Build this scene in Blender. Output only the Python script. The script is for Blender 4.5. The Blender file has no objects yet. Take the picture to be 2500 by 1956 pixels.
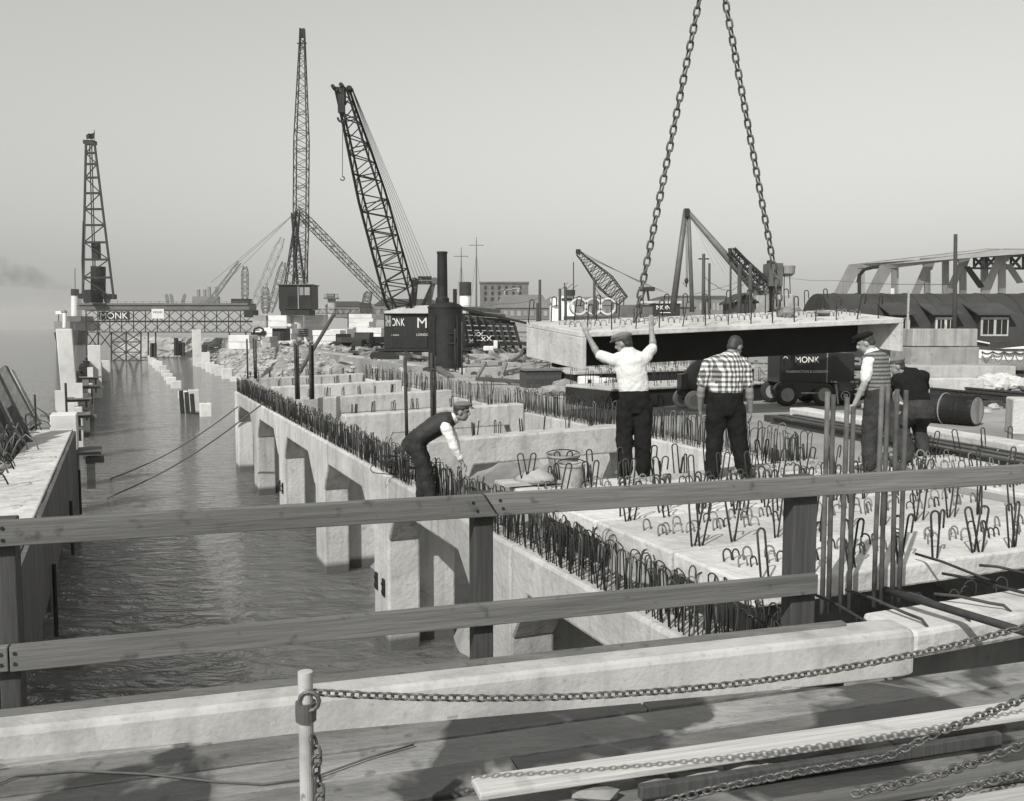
import bpy, math, random
from mathutils import Vector, Matrix
random.seed(7)
sc = bpy.context.scene
C = sc.collection
PI = math.pi
# ---------------------------------------------------------------- camera, sky, sun, exposure
F, CX, CY, HZ, HC = 2250.0, 1250.0, 978.0, 797.0, 2.305      # focal length and horizon in photo pixels, eye height
TH = math.atan((CY - HZ) / F)
A = math.atan(962 / math.hypot(F, CY - HZ))                  # wharf axis, measured from the view direction
cam = bpy.data.cameras.new('camera'); camo = bpy.data.objects.new('camera', cam); C.objects.link(camo)
camo.location = (0, 0, HC); camo.rotation_euler = (PI / 2 - TH, 0, 0)
cam.sensor_width = 36; cam.lens = 36 * F / 2500; cam.clip_start = 0.05; cam.clip_end = 9000
sc.camera = camo
SUN_AZ = Vector((-0.46, -0.89)).normalized(); SUN_EL = math.radians(40)
world = bpy.data.worlds.new('World'); sc.world = world; world.use_nodes = True
nt = world.node_tree; nt.nodes.clear()
sky = nt.nodes.new('ShaderNodeTexSky'); sky.sky_type = 'NISHITA'; sky.sun_disc = False
sky.sun_elevation = SUN_EL; sky.sun_rotation = math.atan2(SUN_AZ.x, SUN_AZ.y); sky.air_density = 4.2; sky.dust_density = 0.85; sky.ozone_density = 1.0
bw = nt.nodes.new('ShaderNodeRGBToBW'); cmb = nt.nodes.new('ShaderNodeMix'); cmb.data_type = 'RGBA'; cmb.blend_type = 'MULTIPLY'
cmb.inputs[0].default_value = 1; cmb.inputs[7].default_value = (1.0, 0.997, 0.968, 1)
bg = nt.nodes.new('ShaderNodeBackground'); bg.inputs[1].default_value = 0.125; wo = nt.nodes.new('ShaderNodeOutputWorld')
nt.links.new(sky.outputs[0], bw.inputs[0]); nt.links.new(bw.outputs[0], cmb.inputs[6]); nt.links.new(cmb.outputs[2], bg.inputs[0]); nt.links.new(bg.outputs[0], wo.inputs[0])
sl = bpy.data.lights.new('sun', 'SUN'); sl.energy = 4.9; sl.angle = math.radians(0.5); sl.color = (1, 0.992, 0.965)
so = bpy.data.objects.new('sun', sl); C.objects.link(so)
sdir = Vector((SUN_AZ.x * math.cos(SUN_EL), SUN_AZ.y * math.cos(SUN_EL), math.sin(SUN_EL)))
so.rotation_euler = sdir.to_track_quat('Z', 'Y').to_euler(); so.location = (-20, -40, 50)
vs = sc.view_settings; vs.view_transform = 'Standard'; vs.look = 'None'; vs.exposure = -0.1; vs.gamma = 1; vs.use_curve_mapping = False
sc.cycles.use_denoising = True
sc.cycles.max_bounces = 6; sc.cycles.volume_bounces = 0; sc.cycles.caustics_reflective = False; sc.cycles.caustics_refractive = False
# ---------------------------------------------------------------- measuring helpers
cA, sA = math.cos(A), math.sin(A)
def ray(px, py):
    x, y, z = px - CX, F, -(py - CY); c, s = math.cos(TH), math.sin(TH)
    return Vector((x, y * c + z * s, -y * s + z * c))
def P(px, py, z=0.0):
    r = ray(px, py); k = (z - HC) / r.z; return Vector((r.x * k, r.y * k, z))
def D(px, py, d):
    r = ray(px, py); k = d / r.y; return Vector((r.x * k, d, HC + r.z * k))
def W(u, v, z=0.0): return Vector((u * cA - v * sA, u * sA + v * cA, z))
def UV(p): return Vector((p.x * cA + p.y * sA, -p.x * sA + p.y * cA, p.z))
def onU(px, py, u):
    r = ray(px, py); ru = r.x * cA + r.y * sA; k = u / ru
    return Vector((u, (-r.x * sA + r.y * cA) * k, HC + r.z * k))
# ---------------------------------------------------------------- mesh builder
class MB:
    def __init__(s): s.v = []; s.f = []
    def add(s, vs_, fs):
        n = len(s.v); s.v += [tuple(p) for p in vs_]; s.f += [tuple(i + n for i in f) for f in fs]; return s
    def box(s, x0, x1, y0, y1, z0, z1):
        return s.add([(x0,y0,z0),(x1,y0,z0),(x1,y1,z0),(x0,y1,z0),(x0,y0,z1),(x1,y0,z1),(x1,y1,z1),(x0,y1,z1)],
                     [(3,2,1,0),(4,5,6,7),(0,1,5,4),(1,2,6,5),(2,3,7,6),(3,0,4,7)])
    def hexa(s, b, t):       # four bottom corners, four top corners
        return s.add(list(b) + list(t), [(3,2,1,0),(4,5,6,7),(0,1,5,4),(1,2,6,5),(2,3,7,6),(3,0,4,7)])
    def bar(s, p, q, w, h=None, up=(0,0,1)):
        p, q = Vector(p), Vector(q); h = h or w; d = (q - p).normalized(); up = Vector(up)
        if abs(d.dot(up)) > 0.98: up = Vector((0,1,0))
        a = d.cross(up).normalized() * (w / 2); b = a.cross(d).normalized() * (h / 2)
        return s.hexa([p-a-b, p+a-b, q+a-b, q-a-b], [p-a+b, p+a+b, q+a+b, q-a+b])
    def prism(s, poly, axis, a, b):
        n = len(poly)
        f = {'x': lambda p, t: (t, p[0], p[1]), 'y': lambda p, t: (p[0], t, p[1]), 'z': lambda p, t: (p[0], p[1], t)}[axis]
        return s.add([f(p, a) for p in poly] + [f(p, b) for p in poly],
                     [tuple(range(n))[::-1], tuple(range(n, 2*n))] + [(i, (i+1) % n, n + (i+1) % n, n + i) for i in range(n)])
    def tube(s, pts, r, n=6, closed=False, caps=True, flat=1.0):
        pts = [Vector(p) for p in pts]; m = len(pts); rs = r if isinstance(r, (list, tuple)) else [r] * m
        base = len(s.v); prev = None
        for i, p in enumerate(pts):
            if closed: d = pts[(i+1) % m] - pts[i-1]
            else: d = pts[min(i+1, m-1)] - pts[max(i-1, 0)]
            d.normalize()
            if prev is None:
                up = Vector((0,0,1)) if abs(d.z) < 0.9 else Vector((0,1,0)); a = d.cross(up).normalized()
            else:
                a = (prev - d * prev.dot(d)); a = a.normalized() if a.length > 1e-6 else d.orthogonal().normalized()
            prev = a; b = d.cross(a)
            for j in range(n):
                t = 2*PI*(j + 0.5)/n; s.v.append(tuple(p + (a*math.cos(t) + b*math.sin(t)*flat) * rs[i]))
        k = m if closed else m - 1
        for i in range(k):
            for j in range(n):
                a0 = base + i*n + j; a1 = base + i*n + (j+1) % n; b0 = base + ((i+1) % m)*n + j; b1 = base + ((i+1) % m)*n + (j+1) % n
                s.f.append((a0, a1, b1, b0))
        if caps and not closed:
            s.f.append(tuple(base + j for j in range(n))[::-1]); s.f.append(tuple(base + (m-1)*n + j for j in range(n)))
        return s
    def cyl(s, p, q, r, n=16, r2=None): return s.tube([p, q], [r, r if r2 is None else r2], n)
    def rings(s, rings):     # loft of closed rings of equal length, capped
        n = len(rings[0]); base = len(s.v)
        for r in rings: s.v += [tuple(p) for p in r]
        for i in range(len(rings) - 1):
            for j in range(n):
                s.f.append((base+i*n+j, base+i*n+(j+1) % n, base+(i+1)*n+(j+1) % n, base+(i+1)*n+j))
        s.f.append(tuple(base+j for j in range(n))[::-1]); s.f.append(tuple(base+(len(rings)-1)*n+j for j in range(n)))
        return s
    def lathe(s, prof, n=16, c=(0,0,0)):
        return s.rings([[(c[0]+r*math.cos(2*PI*j/n), c[1]+r*math.sin(2*PI*j/n), c[2]+z) for j in range(n)] for r, z in prof])
    def ell(s, c, r, n=12, m=8, rot=None):
        c = Vector(c); rg = []
        for i in range(m + 1):
            t = PI * (i * 0.98 + 0.01 * m) / m; ring = []
            for j in range(n):
                p = Vector((r[0]*math.sin(t)*math.cos(2*PI*j/n), r[1]*math.sin(t)*math.sin(2*PI*j/n), -r[2]*math.cos(t)))
                if rot: p = rot @ p
                ring.append(c + p)
            rg.append(ring)
        return s.rings(rg)
    def rock(s, c, r, seed=0):
        rnd = random.Random(seed); c = Vector(c)
        vs_ = []; t = (1 + 5 ** .5) / 2
        for a_, b_, c_ in [(-1,t,0),(1,t,0),(-1,-t,0),(1,-t,0),(0,-1,t),(0,1,t),(0,-1,-t),(0,1,-t),(t,0,-1),(t,0,1),(-t,0,-1),(-t,0,1)]:
            k = rnd.uniform(.35, .62); vs_.append(c + Vector((a_*r[0]*k, b_*r[1]*k, c_*r[2]*k)))
        return s.add(vs_, [(0,11,5),(0,5,1),(0,1,7),(0,7,10),(0,10,11),(1,5,9),(5,11,4),(11,10,2),(10,7,6),(7,1,8),(3,9,4),(3,4,2),(3,2,6),(3,6,8),(3,8,9),(4,9,5),(2,4,11),(6,2,10),(8,6,7),(9,8,1)])
    def lattice(s, p, q, w, n, rc, rb, depth=None, side=None):
        # four-chord lattice from p to q; w = list of (t, width)
        p, q = Vector(p), Vector(q); d = (q - p).normalized()
        sd = Vector(side) if side else Vector((1,0,0)); a = (sd - d*sd.dot(d)).normalized(); b = d.cross(a)
        dr = depth or 1.0
        def wid(t):
            for (t0, w0), (t1, w1) in zip(w, w[1:]):
                if t <= t1 + 1e-9: return w0 + (w1-w0)*(t-t0)/max(1e-9, t1-t0)
            return w[-1][1]
        pts = []
        for i in range(n + 1):
            t = i / n; h = wid(t) / 2; c = p + (q-p)*t
            pts.append([c + a*h*sx + b*h*dr*sy for sx, sy in ((-1,-1),(1,-1),(1,1),(-1,1))])
        for j in range(4): s.tube([r[j] for r in pts], rc, 4)
        for i in range(n):
            for j in range(4):
                k = (j+1) % 4
                e = (pts[i][j], pts[i+1][k]) if (i + j) % 2 == 0 else (pts[i][k], pts[i+1][j])
                s.tube(e, rb, 3, caps=False)
                if i % 3 == 0: s.tube((pts[i][j], pts[i][k]), rb, 3, caps=False)
        return s
    def shift(s, d): s.v = [(x+d[0], y+d[1], z+d[2]) for x, y, z in s.v]; return s
    def mesh(s, name, mat=None, smooth=False):
        m = bpy.data.meshes.new(name); m.from_pydata(s.v, [], s.f); m.update()
        if mat: m.materials.append(mat)
        if smooth: m.polygons.foreach_set('use_smooth', [True] * len(m.polygons))
        return m
    def build(s, name, mat, parent=None, bevel=0, smooth=False, loc=None, rz=0):
        o = link(name, s.mesh(name, mat, smooth), parent)
        if loc is not None: o.location = loc
        if rz: o.rotation_euler.z = rz
        if bevel:
            b = o.modifiers.new('bevel', 'BEVEL'); b.width = bevel; b.segments = 2; b.limit_method = 'ANGLE'; b.angle_limit = math.radians(40)
        return o
def link(name, mesh, parent=None):
    o = bpy.data.objects.new(name, mesh); C.objects.link(o)
    if parent is not None: o.parent = parent
    return o
def tag(o, label, cat, group=None):
    o['label'] = label; o['category'] = cat
    if group: o['group'] = group
    return o
def kind(o, k): o['kind'] = k; return o
def thing(name, label, cat, loc=(0,0,0), rz=0, group=None):
    o = bpy.data.objects.new(name, None); C.objects.link(o); o.empty_display_size = .2
    o.location = loc; o.rotation_euler = (0,0,rz); return tag(o, label, cat, group)
def text_mesh(body, size, mat, depth=0.004):
    cu = bpy.data.curves.new('lettering', 'FONT'); cu.body = body; cu.size = size; cu.extrude = depth; cu.align_x = 'CENTER'; cu.align_y = 'CENTER'
    o = bpy.data.objects.new('lettering', cu); C.objects.link(o); bpy.context.view_layer.update()
    m = bpy.data.meshes.new_from_object(o.evaluated_get(bpy.context.evaluated_depsgraph_get()))
    bpy.data.objects.remove(o); m.materials.clear(); m.materials.append(mat); return m
def lettering(body, size, mat, parent, loc, rz=0, sx=1.0, rx=PI/2):
    o = link('lettering', text_mesh(body, size, mat), parent); o.location = loc; o.rotation_euler = (rx, 0, rz); o.scale.x = sx; return o
# ---------------------------------------------------------------- materials (the print is black and white: greys with a faint warm tone)
def G(v): return (v, v * 0.995, v * 0.965, 1)
def mat(name, lo, hi=None, rough=0.8, scale=3.0, detail=6, bump=0.0, bscale=None, stretch=(1,1,1), spots=0.0, spotv=0.02, metal=0.0, tide=False, coords='Object', drips=0.0, contrast=(.3,.7), spec=.5, damp=False, vary=.25):
    m = bpy.data.materials.new(name); m.use_nodes = True; t = m.node_tree; t.nodes.clear(); N = t.nodes.new; L = t.links.new
    out = N('ShaderNodeOutputMaterial'); b = N('ShaderNodeBsdfPrincipled'); L(b.outputs[0], out.inputs[0])
    b.inputs['Roughness'].default_value = rough; b.inputs['Metallic'].default_value = metal; b.inputs['Specular IOR Level'].default_value = spec
    tc = N('ShaderNodeTexCoord'); oi = N('ShaderNodeObjectInfo'); mp = N('ShaderNodeMapping'); mp.inputs['Scale'].default_value = stretch
    ad = N('ShaderNodeVectorMath'); ad.operation = 'MULTIPLY_ADD'; cv = N('ShaderNodeCombineXYZ')
    L(oi.outputs['Random'], cv.inputs[0]); L(oi.outputs['Random'], cv.inputs[1]); cv.inputs[2].default_value = 0
    ad.inputs[1].default_value = (37, 53, 0); L(cv.outputs[0], ad.inputs[0]); L(tc.outputs[coords], ad.inputs[2])
    L(ad.outputs[0], mp.inputs[0])
    no = N('ShaderNodeTexNoise'); no.inputs['Scale'].default_value = scale; no.inputs['Detail'].default_value = detail; no.inputs['Roughness'].default_value = 0.62; L(mp.outputs[0], no.inputs['Vector'])
    cr = N('ShaderNodeValToRGB'); cr.color_ramp.elements[0].position = contrast[0]; cr.color_ramp.elements[1].position = contrast[1]
    cr.color_ramp.elements[0].color = G(lo); cr.color_ramp.elements[1].color = G(hi if hi is not None else lo * 1.25); L(no.outputs[0], cr.inputs[0])
    col = cr.outputs[0]
    def mixin(fac_socket, val):
        nonlocal col
        mx = N('ShaderNodeMix'); mx.data_type = 'RGBA'; L(fac_socket, mx.inputs[0]); L(col, mx.inputs[6]); mx.inputs[7].default_value = G(val); col = mx.outputs[2]
    if spots:
        n6 = N('ShaderNodeTexNoise'); n6.inputs['Scale'].default_value = scale * .4; n6.inputs['Detail'].default_value = 5; n6.inputs['Roughness'].default_value = .7; L(mp.outputs[0], n6.inputs['Vector'])
        r6 = N('ShaderNodeValToRGB'); r6.color_ramp.elements[0].position = 0.48; r6.color_ramp.elements[1].position = 0.70; r6.color_ramp.elements[0].color = (0,0,0,1); r6.color_ramp.elements[1].color = (.55,)*3 + (1,); L(n6.outputs[0], r6.inputs[0]); mixin(r6.outputs[0], lo * .55)
        n2 = N('ShaderNodeTexNoise'); n2.inputs['Scale'].default_value = scale * 4.3; n2.inputs['Detail'].default_value = 3; L(ad.outputs[0], n2.inputs['Vector'])
        r2 = N('ShaderNodeValToRGB'); r2.color_ramp.elements[0].position = 0.62; r2.color_ramp.elements[1].position = 0.72
        r2.color_ramp.elements[0].color = (0,0,0,1); r2.color_ramp.elements[1].color = (spots,)*3 + (1,); L(n2.outputs[0], r2.inputs[0]); mixin(r2.outputs[0], spotv)
    if drips:
        m3 = N('ShaderNodeMapping'); m3.inputs['Scale'].default_value = (6, 6, .35); L(ad.outputs[0], m3.inputs[0])
        n3 = N('ShaderNodeTexNoise'); n3.inputs['Scale'].default_value = 1.0; n3.inputs['Detail'].default_value = 5; L(m3.outputs[0], n3.inputs['Vector'])
        r3 = N('ShaderNodeValToRGB'); r3.color_ramp.elements[0].position = 0.5; r3.color_ramp.elements[1].position = 0.72
        r3.color_ramp.elements[0].color = (0,0,0,1); r3.color_ramp.elements[1].color = (drips,)*3 + (1,); L(n3.outputs[0], r3.inputs[0]); mixin(r3.outputs[0], lo * .45)
    if damp:
        ge = N('ShaderNodeNewGeometry'); n5 = N('ShaderNodeTexNoise'); n5.inputs['Scale'].default_value = 1.25; n5.inputs['Detail'].default_value = 4; n5.inputs['Distortion'].default_value = .6; L(ge.outputs['Position'], n5.inputs['Vector'])
        r5 = N('ShaderNodeValToRGB'); r5.color_ramp.elements[0].position = 0.505; r5.color_ramp.elements[1].position = 0.55; r5.color_ramp.elements[0].color = (0,0,0,1); r5.color_ramp.elements[1].color = (.85,)*3 + (1,); L(n5.outputs[0], r5.inputs[0]); mixin(r5.outputs[0], .022)
    if tide:
        ge = N('ShaderNodeNewGeometry'); sp = N('ShaderNodeSeparateXYZ'); L(ge.outputs['Position'], sp.inputs[0])
        mr = N('ShaderNodeMapRange'); mr.inputs[1].default_value = -2.5; mr.inputs[2].default_value = -2.62; L(sp.outputs[2], mr.inputs[0]); mixin(mr.outputs[0], 0.09)
    if vary:
        mv = N('ShaderNodeMapRange'); mv.inputs[3].default_value = 1 - vary; mv.inputs[4].default_value = 1 + vary*.6; L(oi.outputs['Random'], mv.inputs[0]); mm = N('ShaderNodeMix'); mm.data_type = 'RGBA'; mm.blend_type = 'MULTIPLY'; mm.inputs[0].default_value = 1; cx = N('ShaderNodeCombineColor'); [L(mv.outputs[0], cx.inputs[i_]) for i_ in range(3)]; L(col, mm.inputs[6]); L(cx.outputs[0], mm.inputs[7]); col = mm.outputs[2]
    L(col, b.inputs['Base Color'])
    if bump:
        n4 = N('ShaderNodeTexNoise'); n4.inputs['Scale'].default_value = bscale or scale * 6; n4.inputs['Detail'].default_value = 8; L(mp.outputs[0], n4.inputs['Vector'])
        bu = N('ShaderNodeBump'); bu.inputs['Strength'].default_value = bump; bu.inputs['Distance'].default_value = 0.03; L(n4.outputs[0], bu.inputs['Height']); L(bu.outputs[0], b.inputs['Normal'])
    return m
M = {}
M['conc'] = mat('pale_concrete', .42, .57, .88, 1.4, 9, bump=.45, bscale=14, spots=.45, spotv=.22, tide=True, drips=.5)
M['conc_top'] = mat('fresh_concrete', .46, .62, .92, 1.6, 10, bump=.8, bscale=9, spots=.5, spotv=.25)
M['conc_white'] = mat('white_concrete', .58, .70, .85, 1.2, bump=.15, bscale=12, spots=.2, spotv=.4, vary=.08)
M['conc_old'] = mat('weathered_concrete', .26, .42, .9, 1.1, bump=.4, spots=.4, spotv=.12, drips=.6)
M['timber'] = mat('sawn_timber', .10, .165, .8, 3.0, 10, bump=.25, bscale=9, stretch=(.35, 6, 6), spots=.7, spotv=.05)
M['timber_v'] = mat('dark_timber', .035, .065, .8, 2.2, bump=.3, bscale=5, stretch=(9, 9, .6), spots=.3, spotv=.04)
M['timber_pale'] = mat('pale_board', .32, .46, .8, 1.5, bump=.3, bscale=6, stretch=(.5, 8, 8), spots=.3, spotv=.15)
M['deck'] = mat('worn_deck_timber', .15, .31, .75, 2.6, 10, bump=.5, bscale=12, stretch=(.8, 2, 2), spots=.6, spotv=.04, damp=True, vary=.4)
M['paint_beam'] = mat('whitened_beam', .37, .44, .88, 6.0, 10, bump=.15, bscale=40, spots=.3, spotv=.16, drips=.45, vary=0)
M['boards'] = mat('formwork_board', .06, .13, .8, 1.6, bump=.3, stretch=(6, 6, .7), spots=.5, spotv=.05)
M['rebar'] = mat('rusty_rebar', .028, .065, .8, 9, spec=.2)
M['rebar_pale'] = mat('mortar_splashed_rebar', .09, .24, .85, 9)
M['rough_bar'] = mat('rough_thick_bar', .04, .13, .8, 7)
M['near_black'] = mat('plain_near_black', .010, .02, .8, 1.5, spec=.2)
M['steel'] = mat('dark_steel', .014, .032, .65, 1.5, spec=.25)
M['steel_mid'] = mat('grey_steel', .07, .12, .55, 1.2)
M['bridge'] = mat('grey_bridge_paint', .24, .33, .7, .6, drips=.4)
M['chain'] = mat('galvanised_chain', .07, .14, .45, 14, metal=.3)
M['chain_dark'] = mat('greased_lifting_chain', .05, .10, .5, 10)
M['pipe'] = mat('scaffold_tube', .28, .5, .6, 5, spots=.8, spotv=.08)
M['black'] = mat('black_paint', .014, .026, .28, 2)
M['boiler'] = mat('sooty_boiler_iron', .009, .03, .6, 1.6, spots=.25, spotv=.1, spec=.25)
M['crane'] = mat('dark_crane_paint', .018, .036, .5, 1.0, drips=.3, spec=.25)
M['roof_pale'] = mat('pale_canvas_roof', .38, .52, .9, 1.2, spots=.3, spotv=.15)
M['white'] = mat('white_paint', .68, .8, .6, 1.5)
M['grey_paint'] = mat('grey_paint', .2, .28, .6, 1.5)
M['felt'] = mat('roofing_felt', .025, .05, .85, .8, bump=.2, spots=.2, spotv=.1)
M['brick'] = mat('sooty_brick', .09, .15, .9, .5, spots=.3, spotv=.2)
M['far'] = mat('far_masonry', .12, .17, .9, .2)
M['glass'] = mat('dark_glass', .015, .02, .08, 1)
M['earth'] = mat('quay_earth', .22, .38, .95, .35, 10, bump=.8, bscale=3, spots=.5, spotv=.12)
M['bank'] = mat('excavated_bank', .15, .40, .95, .5, 10, bump=1, bscale=2.2, spots=.6, spotv=.07)
M['rubble'] = mat('rubble_stone', .3, .5, .9, 2, bump=.4)
M['rubber'] = mat('tyre_rubber', .014, .026, .8, 5)
M['tyre_pale'] = mat('dusty_solid_tyre', .4, .55, .8, 4)
M['rope'] = mat('wire_rope', .06, .1, .8, 20)
M['canvas'] = mat('sacking', .16, .28, .9, 6, bump=.6)
M['skin'] = mat('tanned_skin', .24, .30, .55, 8)
M['hair'] = mat('dark_hair', .02, .035, .6, 30, stretch=(1,1,4))
M['shirt'] = mat('white_cotton', .70, .78, .85, 6, bump=.4, bscale=9)
M['trouser'] = mat('dark_trouser_wool', .011, .021, .95, 5, bump=.5, bscale=8, spec=.1)
M['overall'] = mat('worn_work_trousers', .025, .055, .9, 5, bump=.5, bscale=8, spec=.1)
M['waistcoat'] = mat('dark_waistcoat', .022, .04, .7, 6, bump=.4, bscale=9, spec=.2)
M['cap'] = mat('grey_tweed', .13, .2, .9, 60, bump=.2)
M['cap_dark'] = mat('black_wool', .012, .02, .95, 40, spec=.1)
M['boot'] = mat('dusty_boot_leather', .06, .16, .7, 9)
M['galv'] = mat('mortar_caked_bucket', .15, .42, .8, 4, spots=.5, spotv=.05)
def plaid():
    m = bpy.data.materials.new('checked_cotton'); m.use_nodes = True; t = m.node_tree; b = t.nodes['Principled BSDF']; b.inputs['Roughness'].default_value = .85
    N = t.nodes.new; L = t.links.new; tc = N('ShaderNodeTexCoord'); facs = []
    sp = N('ShaderNodeSeparateXYZ'); L(tc.outputs['Object'], sp.inputs[0])
    sx = N('ShaderNodeMath'); sx.operation = 'ADD'; L(sp.outputs[0], sx.inputs[0]); L(sp.outputs[1], sx.inputs[1])
    for s_ in (sx.outputs[0], sp.outputs[2]):
        a = N('ShaderNodeMath'); a.operation = 'MULTIPLY'; a.inputs[1].default_value = 17; L(s_, a.inputs[0])
        f = N('ShaderNodeMath'); f.operation = 'FRACT'; L(a.outputs[0], f.inputs[0]); g = N('ShaderNodeMath'); g.operation = 'GREATER_THAN'; g.inputs[1].default_value = .5; L(f.outputs[0], g.inputs[0]); facs.append(g.outputs[0])
    s = N('ShaderNodeMath'); s.operation = 'ADD'; L(facs[0], s.inputs[0]); L(facs[1], s.inputs[1]); h = N('ShaderNodeMath'); h.operation = 'MULTIPLY'; h.inputs[1].default_value = .5; L(s.outputs[0], h.inputs[0])
    r = N('ShaderNodeValToRGB'); r.color_ramp.interpolation = 'CONSTANT'; e = r.color_ramp.elements; e[0].color = G(.62); e[1].position = .4; e[1].color = G(.22); x = e.new(.8); x.color = G(.045)
    L(h.outputs[0], r.inputs[0]); L(r.outputs[0], b.inputs['Base Color']); return m
def fairisle():
    m = bpy.data.materials.new('patterned_knit'); m.use_nodes = True; t = m.node_tree; b = t.nodes['Principled BSDF']; b.inputs['Roughness'].default_value = .95
    N = t.nodes.new; L = t.links.new; tc = N('ShaderNodeTexCoord'); w = N('ShaderNodeTexWave'); w.bands_direction = 'Z'; w.inputs['Scale'].default_value = 6.5; w.inputs['Distortion'].default_value = .8; w.inputs['Detail'].default_value = 3; w.inputs['Detail Scale'].default_value = 14
    r = N('ShaderNodeValToRGB'); e = r.color_ramp.elements; e[0].position = .25; e[0].color = G(.06); e[1].position = .7; e[1].color = G(.2)
    L(tc.outputs['Object'], w.inputs[0]); L(w.outputs[1], r.inputs[0]); L(r.outputs[0], b.inputs['Base Color']); return m
M['plaid'] = plaid(); M['knit'] = fairisle()
def water_mat():
    m = bpy.data.materials.new('river_water'); m.use_nodes = True; t = m.node_tree; b = t.nodes['Principled BSDF']; N = t.nodes.new; L = t.links.new
    b.inputs['Base Color'].default_value = G(.15); b.inputs['Roughness'].default_value = .03; b.subsurface_method = 'BURLEY'; b.inputs['Subsurface Weight'].default_value = .8; b.inputs['Subsurface Radius'].default_value = (1,1,1); b.inputs['Subsurface Scale'].default_value = 2.0; b.inputs['IOR'].default_value = 1.33; b.inputs['Specular IOR Level'].default_value = .5
    tc = N('ShaderNodeTexCoord'); mp = N('ShaderNodeMapping'); mp.inputs['Rotation'].default_value = (0,0,-.25); mp.inputs['Scale'].default_value = (.95, 1.9, 1); L(tc.outputs['Object'], mp.inputs[0])
    n1 = N('ShaderNodeTexNoise'); n1.inputs['Scale'].default_value = 1.5; n1.inputs['Detail'].default_value = 5; n1.inputs['Roughness'].default_value = .55; n1.inputs['Distortion'].default_value = .9; L(mp.outputs[0], n1.inputs[0])
    n2 = N('ShaderNodeTexNoise'); n2.inputs['Scale'].default_value = .12; n2.inputs['Detail'].default_value = 4; L(mp.outputs[0], n2.inputs[0])
    s = N('ShaderNodeMath'); s.operation = 'MULTIPLY_ADD'; L(n2.outputs[0], s.inputs[0]); s.inputs[1].default_value = 1.2; L(n1.outputs[0], s.inputs[2])
    bu = N('ShaderNodeBump'); bu.inputs['Strength'].default_value = 1.0; bu.inputs['Distance'].default_value = .48; L(s.outputs[0], bu.inputs['Height']); L(bu.outputs[0], b.inputs['Normal']); return m
M['water'] = water_mat()
# ================================================================ the setting
WZ = -2.78; GZ = 0.45; U0 = 3.75; VS = 4.873
def vk(k): return 8.84 + VS * k
wm = MB(); n = 1
wm.add([(-3000,-300,0),(3000,-300,0),(3000,3200,0),(-3000,3200,0)], [(0,1,2,3)])
kind(wm.build('water', M['water'], loc=(0,0,WZ)), 'structure')
edge = [(8.92,-4),(8.92,34.2),(12.3,36.5),(12.9,60),(13.6,90),(15.5,130),(14,158),(7,172),(3.5,190),(2.5,260),(-2,420),(-25,1500)]
land = [W(*e) for e in edge] + [W(-25,2600), W(2200,2600), W(2200,-200), W(8.92,-200)]
lm = MB(); lm.prism([(p.x, p.y) for p in land], 'z', -7, GZ); kind(lm.build('quay_ground', M['earth']), 'structure')
# raised earth over the yard far back
random.seed(3)
bm = MB(); path = [(12.3,35.6),(12.6,45),(12.9,60),(13.2,75),(13.6,90),(14.5,110),(15.5,130),(15,146),(13,158),(9,168),(5,176),(3.5,190),(2.8,225)]
fine = []
for (a, b) in zip(path, path[1:]):
    k = max(2, int(math.hypot(a[0]-b[0], a[1]-b[1]) / 1.1))
    for i in range(k): fine.append((a[0]+(b[0]-a[0])*i/k, a[1]+(b[1]-a[1])*i/k))
rows = 17; gv = []
for i, (u, v) in enumerate(fine):
    w_ = 2.6 + 1.2*math.sin(i*.37) + (2.5 if v > 150 else 0); row = []
    dx, dy = (1, 0) if v < 140 else (.75, .66)
    for j in range(rows):
        t = j / (rows-1); z = GZ + .06 - (3.6) * (t ** 1.25); o_ = .5 - w_*t
        r_ = 0 if j == 0 else .26
        row.append(W(u + dx*o_ + random.uniform(-r_, r_), v + dy*o_*.6 + random.uniform(-.4,.4), z + random.uniform(-r_, r_)*.7))
    gv.append(row)
m0 = len(gv); bm.v = [tuple(p) for r in gv for p in r]
bm.f = [(i*rows+j, i*rows+j+1, (i+1)*rows+j+1, (i+1)*rows+j) for i in range(m0-1) for j in range(rows-1)]
kind(bm.build('excavated_bank', M['bank']), 'structure')
rb = MB()
for i in range(700):
    u, v = random.choice(fine); t = random.random(); s_ = random.uniform(.05, .26)
    rb.rock(W(u + .3 - 3.0*t + random.uniform(-.3,.3), v + random.uniform(-.5,.5), GZ - 3.1*t), (s_, s_*.9, s_*.6), i)
kind(tag(rb.build('bank_stones', M['rubble']), 'loose stones tumbled down the excavated earth bank', 'stones'), 'stuff')
# sloping rubble under the wharf
sm = MB(); nu, nv = 14, 60
for i in range(nv+1):
    for j in range(nu+1):
        u = 4.6 + 4.4*j/nu; v = 5 + 30*i/nv
        sm.v.append(tuple(W(u + random.uniform(-.1,.1), v + random.uniform(-.15,.15), -3.0 + 2.75*(j/nu)**.9 + random.uniform(-.14,.14))))
sm.f = [(i*(nu+1)+j, i*(nu+1)+j+1, (i+1)*(nu+1)+j+1, (i+1)*(nu+1)+j) for i in range(nv) for j in range(nu)]
kind(sm.build('rubble_slope', M['bank']), 'structure')

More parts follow.
